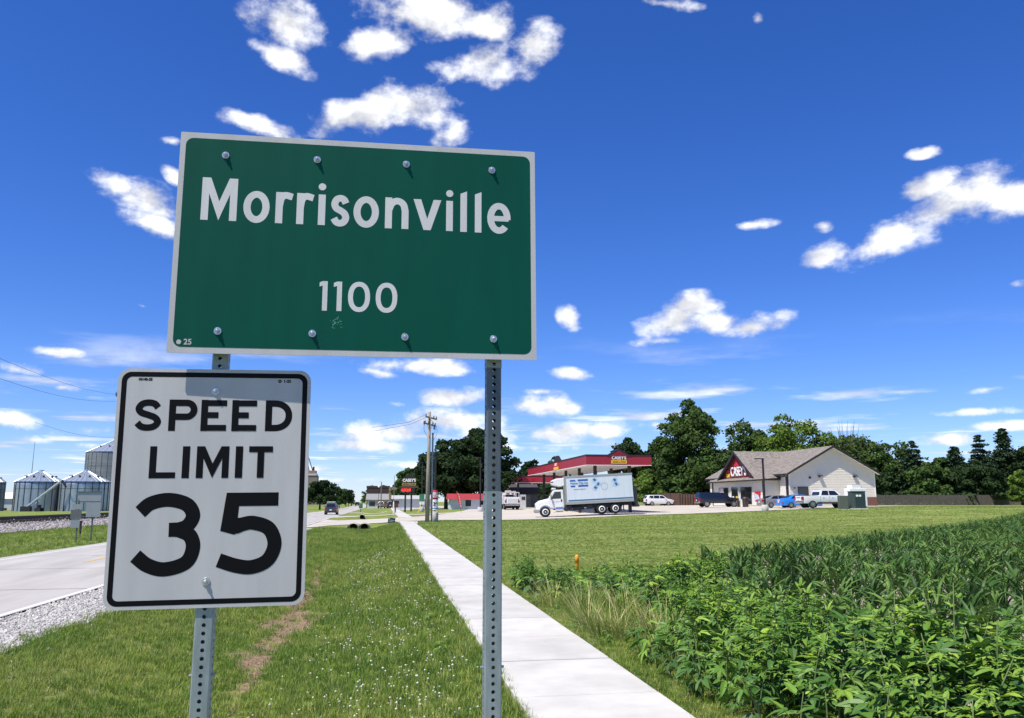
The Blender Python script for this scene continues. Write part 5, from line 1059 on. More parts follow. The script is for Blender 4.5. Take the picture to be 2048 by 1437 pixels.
class Body:
    """shell swept along the length: top outline, belt, tumblehome"""
    def __init__(s, top, belt, zb, hw, hroof, roofline):
        s.top = top; s.belt = belt; s.zb = zb; s.hw = hw; s.hroof = hroof; s.roof = roofline
        s.x0, s.x1 = top[0][0], top[-1][0]
    def zt(s, x): return float(np.interp(x, [p[0] for p in s.top], [p[1] for p in s.top]))
    def hwx(s, x):
        e = min(x - s.x0, s.x1 - x); return s.hw * float(np.interp(e, [0, .15, .5, 1.2], [.82, .90, .965, 1.0]))
    def side(s, x, z):
        b = s.belt; h = s.hwx(x)
        if z <= b: return h * float(np.interp(z, [s.zb, s.zb + .25, b * .72, b], [.93, 1.0, 1.0, .965]))
        return h * .965 + (s.hroof - s.hw * .965) * (z - b) / (s.roof - b)
    def shell(s, b):
        xs = sorted(set([p[0] for p in s.top] + list(np.linspace(s.x0, s.x1, 34)))); cols = []
        for x in xs:
            zt = s.zt(x); bl = min(s.belt, zt - .03); zs = [s.zb, s.zb + .25 * (bl - s.zb), s.zb + .7 * (bl - s.zb), bl, bl + (zt - bl) * .55, zt - .012]
            pts = [(s.side(x, z), z) for z in zs]; wt = max(.1, s.side(x, zt) - .10); pts.append((wt, zt)); cols.append([(x, y, z) for y, z in pts] + [(x, -y, z) for y, z in pts[::-1]])
        m = len(cols[0]); vs = [p for c in cols for p in c]
        fs = [(i * m + j, (i + 1) * m + j, (i + 1) * m + (j + 1) % m, i * m + (j + 1) % m) for i in range(len(cols) - 1) for j in range(m)]
        fs += [tuple(range(m)), tuple(range((len(cols) - 1) * m, len(cols) * m))]
        b.add(vs, fs)
    def pane(s, b, pts, sides=(1, -1), off=.008):           # side glass
        for sg in sides:
            n = len(pts); b.add([(x, sg * (s.side(x, z) + off), z) for x, z in pts], [tuple(range(n)) if sg < 0 else tuple(range(n - 1, -1, -1))])
    def cross(s, b, xa, xb, inset=.12, off=.012, za=None, zb_=None):   # windscreen / rear glass lying on the outline
        za = s.zt(xa) if za is None else za; zb_ = s.zt(xb) if zb_ is None else zb_; d = Vector((xb - xa, 0, zb_ - za)); nrm = Vector((-d.z, 0, d.x)).normalized() * off
        if nrm.z < 0: nrm = -nrm
        ya, yb = max(.2, s.side(xa, za) - inset), max(.2, s.side(xb, zb_) - inset)
        b.add([(xa + nrm.x, ya, za + nrm.z), (xa + nrm.x, -ya, za + nrm.z), (xb + nrm.x, -yb, zb_ + nrm.z), (xb + nrm.x, yb, zb_ + nrm.z)], [(0, 1, 2, 3)])
def car(name, label, cat, loc, rz, pm, top, belt, zb, hw, hroof, roof, panes, wind, rear, axles, r, extras=None, group=None, tail=None, lower=None):
    t = thing(name, label, cat, loc, rz, group); B = Body(top, belt, zb, hw, hroof, roof)
    bo = part('body', pm, t, B.shell, True); bo.modifiers.new('edge', 'EDGE_SPLIT').split_angle = R(38)
    for p in panes:
        for sg in (1, -1): part('side_window', M_carglass, t, lambda b: B.pane(b, p, (sg,)))
    if wind: part('windscreen', M_carglass, t, lambda b: B.cross(b, *wind))
    if rear: part('rear_window', M_carglass, t, lambda b: B.cross(b, *rear))
    for x in axles:
        for sg in (1, -1):
            wheel(t, x, sg * (hw - .13), r, .24, sg)
            part('wheel_arch', M_plastic, t, lambda b: b.add([(x + (r + .07) * math.cos(R(a)), sg * (B.side(x, r) + .006), r + (r + .07) * math.sin(R(a))) for a in range(-10, 191, 20)] + [(x, sg * (B.side(x, r) + .006), r * .6)], [tuple(range(12))]))
    x0, x1 = B.x0, B.x1
    part('front_bumper', lower or M_plastic, t, lambda b: b.box(x1 - .12, x1 + .05, -hw * .86, hw * .86, zb - .02, zb + .26), bevel=.04); part('rear_bumper', lower or M_plastic, t, lambda b: b.box(x0 - .06, x0 + .12, -hw * .88, hw * .88, zb + .02, zb + .28), bevel=.04)
    for sg in (1, -1):
        z0, z1 = tail or (belt - .32, belt - .06)
        part('tail_lamp', M_tail, t, lambda b: b.box(x0 - .025, x0 + .12, sg * hw * .62 if sg > 0 else -hw * .915, hw * .915 if sg > 0 else -hw * .62, z0, z1)); part('headlight', M_head, t, lambda b: b.box(x1 - .16, x1 + .02, min(sg * hw * .5, sg * hw * .86), max(sg * hw * .5, sg * hw * .86), belt - .36, belt - .2))
        part('mirror', pm, t, lambda b: b.box((wind[0] if wind else 0) - .35, (wind[0] if wind else 0) - .2, min(sg * hw, sg * (hw + .2)), max(sg * hw, sg * (hw + .2)), belt + .02, belt + .2), bevel=.03)
    part('number_plate', M_white, t, lambda b: b.box(x0 - .075, x0 - .062, -.16, .16, zb + .32, zb + .47))
    if extras: extras(t, B)
    return t
P_white = paint('white_car_paint', (.74, .74, .73)); P_navy = paint('navy_car_paint', (.006, .010, .022)); P_silver = paint('silver_car_paint', (.36, .345, .32), .5); P_blue = paint('bright_blue_car_paint', (.02, .22, .68)); P_grey = paint('slate_car_paint', (.045, .055, .070), .4); P_black = paint('black_car_paint', (.008, .008, .010))
def lot(x, y): return Vector((x, y, gz(x, y) + .037))
PICK = dict(top=[(-2.95, 1.12), (-2.9, 1.27), (-1.05, 1.30), (-.98, 1.32), (-.86, 1.90), (-.55, 1.97), (.55, 1.97), (.85, 1.90), (1.55, 1.34), (2.3, 1.26), (2.8, 1.15), (2.95, .85)], belt=1.28, zb=.5, hw=1.0, hroof=.76, roof=1.97, axles=(-1.85, 1.85), r=.41)
def pick_x(t, B):
    part('bed_liner', M_plastic, t, lambda b: b.box(-2.8, -1.15, -.78, .78, 1.302, 1.325)); part('lower_cladding', mat('dark_bronze_cladding', (.05, .048, .046), .5), t, lambda b: [b.add([(x_, sg * (B.side(x_, .6) + .012), z_) for x_, z_ in ((-1.35, .5), (1.35, .5), (1.35, .80), (-1.35, .80))], [(0, 1, 2, 3)]) for sg in (1, -1)])
    part('door_handle', M_chrome, t, lambda b: [b.box(x_, x_ + .2, -B.side(x_, 1.1) - .03, -B.side(x_, 1.1), 1.08, 1.13) for x_ in (-.7, .35)]); part('running_board', M_plastic, t, lambda b: [b.box(-1.2, 1.2, min(sg * .9, sg * 1.02), max(sg * .9, sg * 1.02), .42, .48) for sg in (1, -1)])
    part('door_seam', M_plastic, t, lambda b: [b.box(x_ - .006, x_ + .006, -B.side(x_, 1) - .006, -B.side(x_, 1) + .01, .6, 1.28) for x_ in (-.95, .1, 1.25)]); part('tailgate_badge', M_chrome, t, lambda b: b.box(-2.985, -2.95, -.4, .4, 1.12, 1.16))
car('pickup_truck', 'white crew cab pickup truck parked nearest the transformer cabinet', 'pickup truck', lot(49.35, 82.6), HEAD, P_white, panes=[[(-.82, 1.36), (.02, 1.36), (.02, 1.84), (-.62, 1.84)], [(.10, 1.36), (1.22, 1.36), (.80, 1.82), (.10, 1.84)]], wind=(1.45, .88), rear=(-.97, -.84), extras=pick_x, tail=(.86, 1.2), lower=M_chrome, **PICK)
CAP = dict(PICK, top=[(-2.85, 1.1), (-2.82, 1.26), (-2.62, 1.86), (-2.4, 1.90), (-1.0, 1.90), (-.6, 1.90), (.45, 1.88), (.7, 1.80), (1.35, 1.28), (2.3, 1.18), (2.7, 1.08), (2.8, .8)], belt=1.22, roof=1.9, hw=.96)
car('pickup_truck', 'dark navy pickup with a matching bed cap before the store entrance', 'pickup truck', lot(46.3, 103.0), HEAD, P_navy, panes=[[(-2.5, 1.32), (-1.15, 1.32), (-1.15, 1.76), (-2.35, 1.76)], [(-.85, 1.30), (.0, 1.30), (.0, 1.78), (-.7, 1.78)], [(.08, 1.30), (1.05, 1.30), (.62, 1.76), (.08, 1.78)]], wind=(1.28, .72), rear=(-2.8, -2.64), lower=M_chrome, tail=(.8, 1.15), **CAP)
SED = dict(top=[(-2.35, .75), (-2.3, .98), (-1.75, 1.06), (-1.05, 1.38), (-.5, 1.46), (.3, 1.45), (.75, 1.34), (1.3, 1.0), (2.0, .86), (2.3, .72), (2.38, .55)], belt=.97, zb=.26, hw=.9, hroof=.62, roof=1.46, axles=(-1.35, 1.4), r=.32)
SEDP = [[(-1.35, 1.02), (-.42, 1.02), (-.42, 1.37), (-.95, 1.33)], [(-.35, 1.02), (1.0, 1.02), (.62, 1.30), (-.35, 1.38)]]
car('sedan_car', 'silver beige sedan parked before the store side door', 'car', lot(48.3, 90.6), HEAD, P_silver, panes=SEDP, wind=(1.25, .78), rear=(-1.7, -1.08), tail=(.70, .92), lower=P_silver, **SED)
def blue_x(t, B): part('rear_badge', mat('red_white_badge', (.6, .05, .08), .4, rgb2=(.8, .8, .82), scale=16), t, lambda b: b.box(-2.385, -2.36, -.28, .28, .74, .95))
car('sedan_car', 'bright blue car half hidden behind the white pickup', 'car', lot(48.6, 86.6), HEAD, P_blue, panes=SEDP, wind=(1.25, .78), rear=(-1.7, -1.08), tail=(.50, .62), lower=P_blue, extras=blue_x, **SED)
SUV = dict(top=[(-2.25, .8), (-2.22, 1.1), (-1.95, 1.60), (-1.7, 1.68), (.1, 1.70), (.6, 1.60), (1.2, 1.12), (2.0, .98), (2.25, .8), (2.3, .55)], belt=1.08, zb=.3, hw=.93, hroof=.68, roof=1.7, axles=(-1.32, 1.36), r=.35)
SUVP = [[(-1.85, 1.14), (-1.05, 1.14), (-1.05, 1.58), (-1.65, 1.56)], [(-.98, 1.14), (-.08, 1.14), (-.08, 1.60), (-.98, 1.60)], [(0, 1.14), (.98, 1.14), (.55, 1.54), (0, 1.60)]]
car('suv_car', 'white SUV parked before the brown enclosure beyond the box truck', 'car', lot(47.2, 127.5), HEAD, P_white, panes=SUVP, wind=(1.15, .62), rear=(-2.2, -1.98), **SUV)
def rack(t, B): part('roof_load', M_white, t, lambda b: b.box(-1.5, .2, -.6, .6, 1.76, 1.86), bevel=.03); part('roof_rail', M_plastic, t, lambda b: [b.box(-1.4, .1, s_ * .62 - .03, s_ * .62 + .03, 1.69, 1.76) for s_ in (1, -1)])
car('suv_car', 'slate grey SUV driving away on the near lane with a white roof load', 'car', (-3.85, 126.8, -.298), R(90) + HEAD, P_grey, panes=SUVP, wind=(1.15, .62), rear=(-2.2, -1.98), extras=rack, **SUV)
car('suv_car', 'far black car on the road ahead of the grey SUV', 'car', (-.4, 345, -.298), R(90), P_black, panes=SUVP, wind=(1.15, .62), rear=(-2.2, -1.98), **SUV)
for px, D, lab, pm in ((785, 200, 'dark car parked by the tan shopfront', P_black), (795, 203, 'grey car parked before the tan shopfront', P_grey), (766, 208, 'silver car parked before the grey roofed shop', P_silver)):
    g = on(px, D); g.z += .045; car('parked_car', lab, 'car', g, R(75), pm, panes=SUVP, wind=(1.15, .62), rear=(-2.2, -1.98), group='cars by the far shops', **SUV)
# white utility truck seen from behind
g = lot(*(on(1019, 119).xy)); t = thing('utility_truck', 'white service truck seen from behind just right of the post', 'truck', g, R(90) + HEAD)
part('cab', P_white, t, lambda b: b.prism([(.6, .75), (2.9, .75), (2.9, 1.35), (1.9, 1.5), (1.45, 2.25), (.7, 2.3), (.6, 2.2)], -.95, .95), bevel=.06); part('service_body', P_white, t, lambda b: b.box(-2.6, .5, -1.1, 1.1, .8, 1.75), bevel=.04); part('tailgate', mat('tailgate_grey', (.55, .55, .55), .5), t, lambda b: b.box(-2.64, -2.605, -.62, .62, .85, 1.5)); part('rear_window', M_carglass, t, lambda b: b.box(.57, .598, -.7, .7, 1.8, 2.12)); part('ladder_rack', P_white, t, lambda b: (b.box(-2.4, 1.8, -1.05, -.97, 2.36, 2.44), b.box(-2.4, 1.8, .97, 1.05, 2.36, 2.44), [b.box(x_, x_ + .07, s_ * 1.01 - .04, s_ * 1.01 + .04, 1.76, 2.36) for x_ in (-2.4, .3) for s_ in (1, -1)], b.box(-2.4, -2.3, -.96, .96, 2.36, 2.44)))
part('rack_load', mat('rack_load_mixed', (.5, .3, .12), .7, rgb2=(.6, .6, .6), scale=3), t, lambda b: (b.box(-2.2, 1.4, -.6, -.3, 2.45, 2.6), b.box(-2.2, 1.2, .1, .5, 2.45, 2.7))); part('bumper', M_chrome, t, lambda b: b.box(-2.85, -2.66, -1.05, 1.05, .55, .75)); part('tool_box_lid', M_plastic, t, lambda b: [b.box(-2.62, -2.602, s_ * .86 - .05, s_ * .86 + .05, .95, 1.5) for s_ in (1, -1)])
for s_ in (1, -1): part('tail_lamp', M_tail, t, lambda b: b.box(-2.63, -2.601, s_ * 1.0 - .06, s_ * 1.0 + .06, 1.0, 1.3)); wheel(t, -1.6, s_ * .9, .40, .36, s_); wheel(t, 2.0, s_ * .85, .40, .26, s_)
part('chassis', M_plastic, t, lambda b: b.box(-2.5, 2.7, -.5, .5, .45, .79))

# box truck, nose to the left, tail up the ramp
M_boxside = mat('white_box_panel', (.60, .66, .72), .45, var=.035, scale=.8, sx=(3, 1, .3)); M_alurail = mat('aluminium_rail', (.42, .41, .39), .45, .5); M_blue = mat('logo_blue', (.02, .11, .36), .5); M_bluestripe = mat('stripe_blue', (.05, .14, .24), .5)
fr, re_ = Vector((17.55, 82.4, 0)), Vector((27.2, 80.6, 0)); 
zf, zr = .07, .43; yaw = math.atan2(fr.y - re_.y, fr.x - re_.x); slope = math.atan2(zf - .0, 1) * 0
t = thing('box_truck', 'white refrigerated ice delivery box truck standing on the lot ramp', 'truck', (fr.x, fr.y, .02)); t.rotation_mode = 'QUATERNION'
dirx = Vector((fr.x - 26.9, fr.y - 80.66, -.50)).normalized(); diry = Vector((0, 0, 1)).cross(dirx).normalized(); dirz = dirx.cross(diry)
t.rotation_quaternion = Matrix((dirx, diry, dirz)).transposed().to_quaternion()
TL = 9.75                                 # x from 0 (bumper) back to -TL
part('cargo_box', M_boxside, t, lambda b: b.box(-TL, -3.05, -1.28, 1.28, 1.22, 3.85)); part('box_frame', M_alurail, t, lambda b: (b.box(-TL - .03, -3.02, 1.281, 1.31, 3.74, 3.88), b.box(-TL - .03, -3.02, -1.31, -1.281, 3.74, 3.88), b.box(-TL - .03, -3.02, 1.281, 1.32, 1.10, 1.36), b.box(-TL - .03, -3.02, -1.32, -1.281, 1.10, 1.36), b.box(-3.16, -3.02, 1.281, 1.30, 1.37, 3.73), b.box(-3.045, -3.0, -1.3, 1.3, 1.15, 3.9), b.box(-TL - .03, -3.02, -1.3, 1.3, 3.86, 3.90)))
part('rear_door', M_dark, t, lambda b: b.box(-TL - .06, -TL - .002, -1.2, 1.2, 1.25, 3.75)); part('blue_stripe', M_bluestripe, t, lambda b: b.box(-TL + .05, -3.3, 1.281, 1.287, 1.40, 1.54)); part('panel_seam', M_alurail, t, lambda b: [b.box(-3.4 - k * .61, -3.392 - k * .61, 1.2805, 1.283, 1.56, 3.72) for k in range(11)])
# side graphics (left side faces the street)
ys = 1.286; RT = (R(90), 0, R(180))
part('logo_bars', M_blue, t, lambda b: (b.box(-4.05, -3.55, ys, ys + .004, 3.34, 3.50), b.box(-5.35, -4.32, ys, ys + .004, 3.34, 3.52), b.box(-4.05, -3.6, ys, ys + .004, 2.78, 2.94), b.box(-5.35, -4.35, ys, ys + .004, 2.78, 2.96), b.add([(-4.05, ys + .004, 3.34), (-4.22, ys + .004, 3.34), (-4.05, ys + .004, 3.46)], [(0, 1, 2)])))
text('logo_lettering', 'Home City Ice', .34, M_blue, t, (-4.45, ys + .002, 3.14), RT, .003, .006, .86); text('slogan_lettering', 'America Ice Deliverers', .13, mat('dark_print', (.08, .10, .14), .5), t, (-4.5, ys + .002, 2.55), RT, .002, .002)
M_bag = mat('ice_bag_print', (.33, .50, .66), .5, rgb2=(.52, .62, .70), scale=5)
def bag(x_, z_, a, s_=1.0):
    Rm = Matrix.Translation((x_, ys + .003, z_)) @ Matrix.Rotation(R(a), 4, 'Y'); o = part('ice_bag_picture', M_bag, t, lambda b: b.add([tuple(Rm @ Vector((u * s_, 0, v * s_))) for u, v in ((-.20, -.28), (.20, -.28), (.22, 0), (.19, .25), (.05, .30), (.10, .42), (-.10, .42), (-.05, .30), (-.19, .25), (-.22, 0))], [tuple(range(10))])); part('bag_label', M_blue, o, lambda b: b.add([tuple(Rm @ Vector((u * s_, .003, v * s_))) for u, v in ((-.14, -.10), (.14, -.10), (.14, .12), (-.14, .12))], [(0, 1, 2, 3)]))
bag(-6.0, 3.38, -40); bag(-6.05, 2.62, -35); bag(-6.35, 2.98, -92, .95); bag(-8.0, 3.28, -35); bag(-8.15, 2.88, 115)
part('ice_scoop_picture', mat('pale_grey_print', (.42, .47, .55), .5), t, lambda b: ring(b, [(-6.95 + .36 * math.cos(R(a)), 2.72 + .36 * math.sin(R(a))) for a in range(0, 360, 20)], [(-6.95 + .29 * math.cos(R(a)), 2.72 + .29 * math.sin(R(a))) for a in range(0, 360, 20)], ys + .002))
# cab
def hood(b):
    secs = [(-.02, .95, .72, 1.38), (-.35, 1.04, .70, 1.62), (-1.25, 1.10, .75, 1.78), (-1.32, 1.12, .75, 1.80)]
    n0 = len(b.v)
    for x_, hw_, z0, z1 in secs: b.v += [(x_, -hw_, z0), (x_, -hw_, z1 - .22), (x_, -hw_ + .25, z1), (x_, hw_ - .25, z1), (x_, hw_, z1 - .22), (x_, hw_, z0)]
    fs = [(n0 + i * 6 + j, n0 + i * 6 + (j + 1) % 6, n0 + (i + 1) * 6 + (j + 1) % 6, n0 + (i + 1) * 6 + j) for i in range(3) for j in range(6)] + [tuple(n0 + j for j in range(6))]
    b.f += fs; b.m += [0] * len(fs)
part('hood', P_white, t, hood); part('cab', P_white, t, lambda b: b.prism([(-1.3, .78), (-1.3, 1.78), (-1.78, 2.52), (-1.95, 2.60), (-2.82, 2.60), (-2.85, .78)], -1.12, 1.12), bevel=.05)
part('windscreen', M_carglass, t, lambda b: b.add([(-1.325, -.98, 1.86), (-1.325, .98, 1.86), (-1.735, .90, 2.50), (-1.735, -.90, 2.50)], [(0, 1, 2, 3)]))
dr = part('door', P_white, t, lambda b: [b.box(-2.72, -1.45, min(s_ * 1.121, s_ * 1.135), max(s_ * 1.121, s_ * 1.135), .92, 1.72) for s_ in (1, -1)]); [part('side_window', M_carglass, dr, lambda b: b.add([(x_, s_ * 1.126, z_) for x_, z_ in ((-1.55, 1.74), (-2.60, 1.74), (-2.60, 2.42), (-1.98, 2.42))], [(0, 1, 2, 3)])) for s_ in (1, -1)]; part('door_handle', M_plastic, dr, lambda b: b.box(-2.68, -2.54, 1.136, 1.15, 1.42, 1.66)); text('door_lettering', 'Home City Ice', .13, M_blue, dr, (-2.05, 1.138, 1.45), RT, .001, .002)
part('grille', M_chrome, t, lambda b: (b.box(-.02, .03, -.5, .5, .95, 1.42), [b.box(.031, .04, -.42 + k * .12, -.38 + k * .12, .98, 1.40) for k in range(8)])); part('bumper', mat('bumper_grey', (.28, .28, .29), .5), t, lambda b: b.box(-.35, .16, -1.15, 1.15, .45, .80), bevel=.07); part('fog_lamp', M_plastic, t, lambda b: [b.box(.161, .17, s_ * .75 - .15, s_ * .75 + .15, .52, .66) for s_ in (1, -1)])
for s_ in (1, -1): part('headlight', M_head, t, lambda b: b.box(-.18, .02, s_ * .80 - .16, s_ * .80 + .16, 1.05, 1.28)); part('mirror', M_plastic, t, lambda b: (b.box(-1.62, -1.55, s_ * 1.36 - .10, s_ * 1.36 + .10, 1.65, 2.15), b.tube([(-1.6, s_ * 1.1, 1.7), (-1.6, s_ * 1.36, 1.75)], .02, 5), b.tube([(-1.6, s_ * 1.1, 2.2), (-1.6, s_ * 1.36, 2.1)], .02, 5)))
for s_ in (1, -1):
    part('fender', P_white, t, lambda b: b.add([(-.95 + (.62 if a < 90 else .68) * math.cos(R(a)), s_ * q, .52 + .66 * math.sin(R(a))) for q in (.80, 1.20) for a in range(-5, 186, 19)], [(k, k + 1, 12 + k, 11 + k) for k in range(10)]))
    wheel(t, -.95, s_ * 1.02, .52, .30, s_, .60, True)
    for x_ in (-6.55, -7.90): wheel(t, x_, s_ * .98, .52, .52, s_, .60, True)
part('sun_visor', P_white, t, lambda b: b.box(-2.15, -1.72, -.8, .8, 2.66, 2.84), bevel=.04); part('exhaust_stack', M_chrome, t, lambda b: b.tube([(-2.93, 1.0, 1.0), (-2.93, 1.0, 2.9)], .06, 8))
part('refrigeration_unit', P_white, t, lambda b: b.prism([(-3.0, 2.95), (-2.5, 2.88), (-1.72, 3.12), (-1.58, 3.35), (-1.75, 3.55), (-2.2, 3.72), (-3.0, 3.74)], -.95, .95), bevel=.08); part('refrigeration_grille', M_dark, t, lambda b: (b.box(-1.9, -1.62, .96, .97, 3.36, 3.44), b.box(-1.66, -1.60, -.6, .6, 3.2, 3.32)))
part('chassis', M_plastic, t, lambda b: (b.box(-TL + .3, -1.2, -.5, .5, .75, 1.09), b.box(-8.6, -5.8, -.9, .9, .6, 1.0))); part('fuel_tank', M_chrome, t, lambda b: b.tube([(-2.0, .95, .72), (-2.75, .95, .72)], .27, 16)); part('battery_box', M_plastic, t, lambda b: (b.box(-3.6, -2.85, .65, 1.15, .5, 1.0), b.box(-4.6, -3.7, .5, 1.05, .52, .82), b.box(-5.7, -5.1, .4, 1.0, .6, 1.0))); part('cab_step', M_alurail, t, lambda b: b.box(-2.7, -1.75, 1.0, 1.2, .42, .47)); part('mud_flap', M_tyre, t, lambda b: [b.box(-8.75, -8.72, s_ * .95 - .28, s_ * .95 + .28, .2, 1.0) for s_ in (1, -1)])
part('lift_gate', M_dark, t, lambda b: (b.box(-TL - .55, -TL - .07, -1.15, 1.15, .55, .7), b.box(-TL - .4, -TL - .07, 1.0, 1.15, .7, 2.6), b.box(-TL - .4, -TL - .07, -1.15, -1.0, .7, 2.6)))

# ------------------------------------------------------------------ grass, clover
def blade_strip(V, F, base, d, L_, w, bend, segs=2, fold=0.0):
    """tapered bending blade; d = horizontal lean direction"""
    n0 = len(V); up = np.array([0, 0, 1.0]); side = np.cross(d, up); p = np.array(base, float); ang = bend[0]
    for k in range(segs + 1):
        t = k / segs; ww = w * (1 - t) ** .7 * (.6 + .8 * min(t * 2, .5)) if k < segs else 0
        if k == segs: V.append(tuple(p))
        else: V.append(tuple(p - side * ww)); V.append(tuple(p + side * ww))
        a = bend[0] + (bend[1] - bend[0]) * t; p = p + (d * math.sin(a) + up * math.cos(a)) * L_ / segs
    for k in range(segs - 1): F.append((n0 + 2 * k, n0 + 2 * k + 1, n0 + 2 * k + 3, n0 + 2 * k + 2))
    F.append((n0 + 2 * segs - 2, n0 + 2 * segs - 1, n0 + 2 * segs))
def tuft(nm, seed, mt, n, rad, h, w):
    r = np.random.default_rng(seed); V = []; F = []
    for k in range(n):
        a = r.random() * 6.283; q = rad * math.sqrt(r.random()); b = r.random() * 6.283
        blade_strip(V, F, (q * math.cos(a), q * math.sin(a), -.005), np.array([math.cos(b), math.sin(b), 0]), h * r.uniform(.55, 1.25), w * r.uniform(.7, 1.3), (r.uniform(.05, .5), r.uniform(.5, 1.5)))
    return mesh_np(nm, V, F, mt)
G1 = mat('grass_blade', (.20, .295, .040), .55, objrand=.42, trans=.3, spec=.3); G2 = mat('grass_blade_yellowish', (.27, .32, .075), .6, objrand=.35, trans=.3, spec=.3); G3 = mat('grass_blade_deep', (.115, .21, .032), .55, objrand=.35, trans=.3, spec=.3); G4 = mat('dry_grass_blade', (.46, .42, .20), .7, objrand=.3, trans=.2)
TUFTS = [tuft('tuft_%d' % k, 50 + k, (G1, G1, G3, G2, G1, G2)[k], 18, .055, .078, .0028) for k in range(6)] + [tuft('tuft_dry', 60, G4, 9, .05, .06, .0024)]
def grow(n, fx, fy, dens_keep, scale_f, name, label):
    Y = fy(n); X = fx(Y); k = dens_keep(X, Y) > rng.random(len(Y)); X, Y = X[k], Y[k]
    pts = np.stack([X, Y, ground_z(X, Y) + np.where((np.abs(X) < 60) & (Y < 60), 0.012 * np.sin(X * 3.1 + Y * 1.7) * np.sin(Y * 2.3 - X), 0)], 1)
    m = len(X); rot = np.stack([rng.normal(0, .12, m), rng.normal(0, .12, m), rng.random(m) * 6.283], 1)
    patch = np.sin(X * 1.1 + 1.7 * np.sin(Y * .5)) * np.sin(Y * .75 + 1.3 * np.sin(X * .9)) + rng.normal(0, .5, m)
    if name == 'lawn_grass': patch = 1.1 * np.sin(Y * .9 + 1.2 * np.sin(X * .10 + Y * .05) + X * .12) * np.sin(X * .06 + Y * .21 + 2) + .5 * np.sin(Y * 2.3 + X * .2) + rng.normal(0, .45, m)
    idx = np.where(patch > .55, rng.choice([3, 5, 0], m), np.where(patch < -.5, rng.choice([2, 2, 1], m), rng.integers(0, 6, m))); idx = np.where(rng.random(m) < np.where(name == 'lawn_grass', .12 + .30 * (np.sin(Y * .55 + .6 * np.sin(X * .25) + .8 * np.sin(X * .11 + Y * .07)) > .1) * (patch > .2), .05), 6, idx)
    sc = scale_f(X, Y) * rng.uniform(.65, 1.35, m)
    return scatter(name, pts, rot, sc, idx, TUFTS, label, 'grass')
def keep_left(X, Y):
    rr = road_r(Y); sh = 1.45 + .12 * np.sin(Y * 1.3) + .08 * np.sin(Y * 3.1)
    k = np.clip((X - rr - sh + .25) / .45, 0, 1) * (X < walk_l(Y) + .025) * (1 - .93 * np.clip(dirt_amount(X, Y) * 1.25, 0, 1))
    return k * (1 - ((Y > 63) & (Y < 87)))
def ydist(a, b, p): return lambda n: a + (b - a) * rng.random(n) ** p
grow(62000, lambda Y: road_r(Y) + 1.1 + (walk_l(Y) - road_r(Y) - 1.1) * rng.random(len(Y)), ydist(4.6, 63, 2.6), keep_left, lambda X, Y: np.interp(Y, [5, 12, 25, 60], [1.0, 1.12, 1.5, 2.0]), 'verge_grass', 'short green grass covering both sides of the ditch')
def keep_right(X, Y):
    lotnear = np.interp(X, [p[0] for p in near[3:]], [p[1] for p in near[3:]]); return (~in_field(X, Y, .1)) * (Y < lotnear - .2) * (X > walk_l(Y) + WALK_W - .02) * np.interp(np.hypot(X, Y), [5, 100], [1, 1])
grow(125000, lambda Y: walk_l(Y) + WALK_W + (rng.random(len(Y)) ** 1.15) * (4 + Y * .85), ydist(5, 85, 1.5), keep_right, lambda X, Y: np.interp(Y, [5, 12, 25, 80], [1.0, .85, .85, 1.35]) * .8, 'lawn_grass', 'mown lawn grass between the sidewalk, station lot and corn')
grow(9000, lambda Y: road_r(Y) - ROAD_W - .6 - 11 * rng.random(len(Y)), ydist(18, 110, 1.2), lambda X, Y: np.ones(len(X)), lambda X, Y: 1.7 + .01 * Y, 'far_verge_grass', 'grass strip between the road and the railway ballast')
# clover heads
def head_mesh(nm, mt, r=.009):
    bm = bmesh.new(); bmesh.ops.create_icosphere(bm, subdivisions=1, radius=r); 
    for v in bm.verts: v.co.z = v.co.z * .9 + .07
    bmesh.ops.create_cone(bm, segments=4, radius1=.0012, radius2=.001, depth=.07, matrix=Matrix.Translation((0, 0, .035)))
    me = bpy.data.meshes.new(nm); bm.to_mesh(me); bm.free(); me.materials.append(mt); return me
n = 15000; Y = 5 + 26 * rng.random(n) ** 1.7; X = -1.6 + (walk_l(Y) + 1.6) * rng.random(n) ** .8
cl = np.exp(-((X - .35 - .03 * (Y - 12)) / .75) ** 2) * (.35 + .65 * (np.sin(X * 2.3 + Y * .8) * np.sin(Y * 1.1 - X) > -.15)); k = (cl > rng.random(n) * 5.5) & (dirt_amount(X, Y) < .2) & (X < walk_l(Y) - .05); X, Y = X[k], Y[k]; m = len(X)
scatter('clover_flowers', np.stack([X, Y, ground_z(X, Y) - .01], 1), np.stack([rng.normal(0, .2, m), rng.normal(0, .2, m), rng.random(m) * 6], 1), rng.uniform(.75, 1.3, m) * np.interp(Y, [5, 30], [1, 1.5]), (rng.random(m) < .015).astype(int), [head_mesh('clover_white', mat('white_clover_head', (.60, .61, .47), .8, objrand=.2)), head_mesh('clover_pink', mat('pink_clover_head', (.55, .33, .42), .8), .014)], 'small white clover flowers dotting the verge grass', 'clover')
# clods and dead straw in the bare ditch line
n = 2600; Y = 5 + 22 * rng.random(n) ** 1.2; X = -1.22 + .012 * (Y - 12) + .10 * np.sin(Y * .9) + rng.normal(0, .25, n); k = dirt_amount(X, Y) > .25; X, Y = X[k], Y[k]; m = len(X)
clod = [stone_mesh('clod_%d' % q, mat('clay_clod', (.29, .20, .125), .95, objrand=.4), 70 + q) for q in range(3)]
scatter('clay_clods', np.stack([X, Y, ground_z(X, Y) + .004], 1), rng.random((m, 3)) * 6.28, .006 + .022 * rng.random(m) ** 2, rng.integers(0, 3, m), clod, 'dry clay clods and crumbs in the bare ditch line', 'soil')

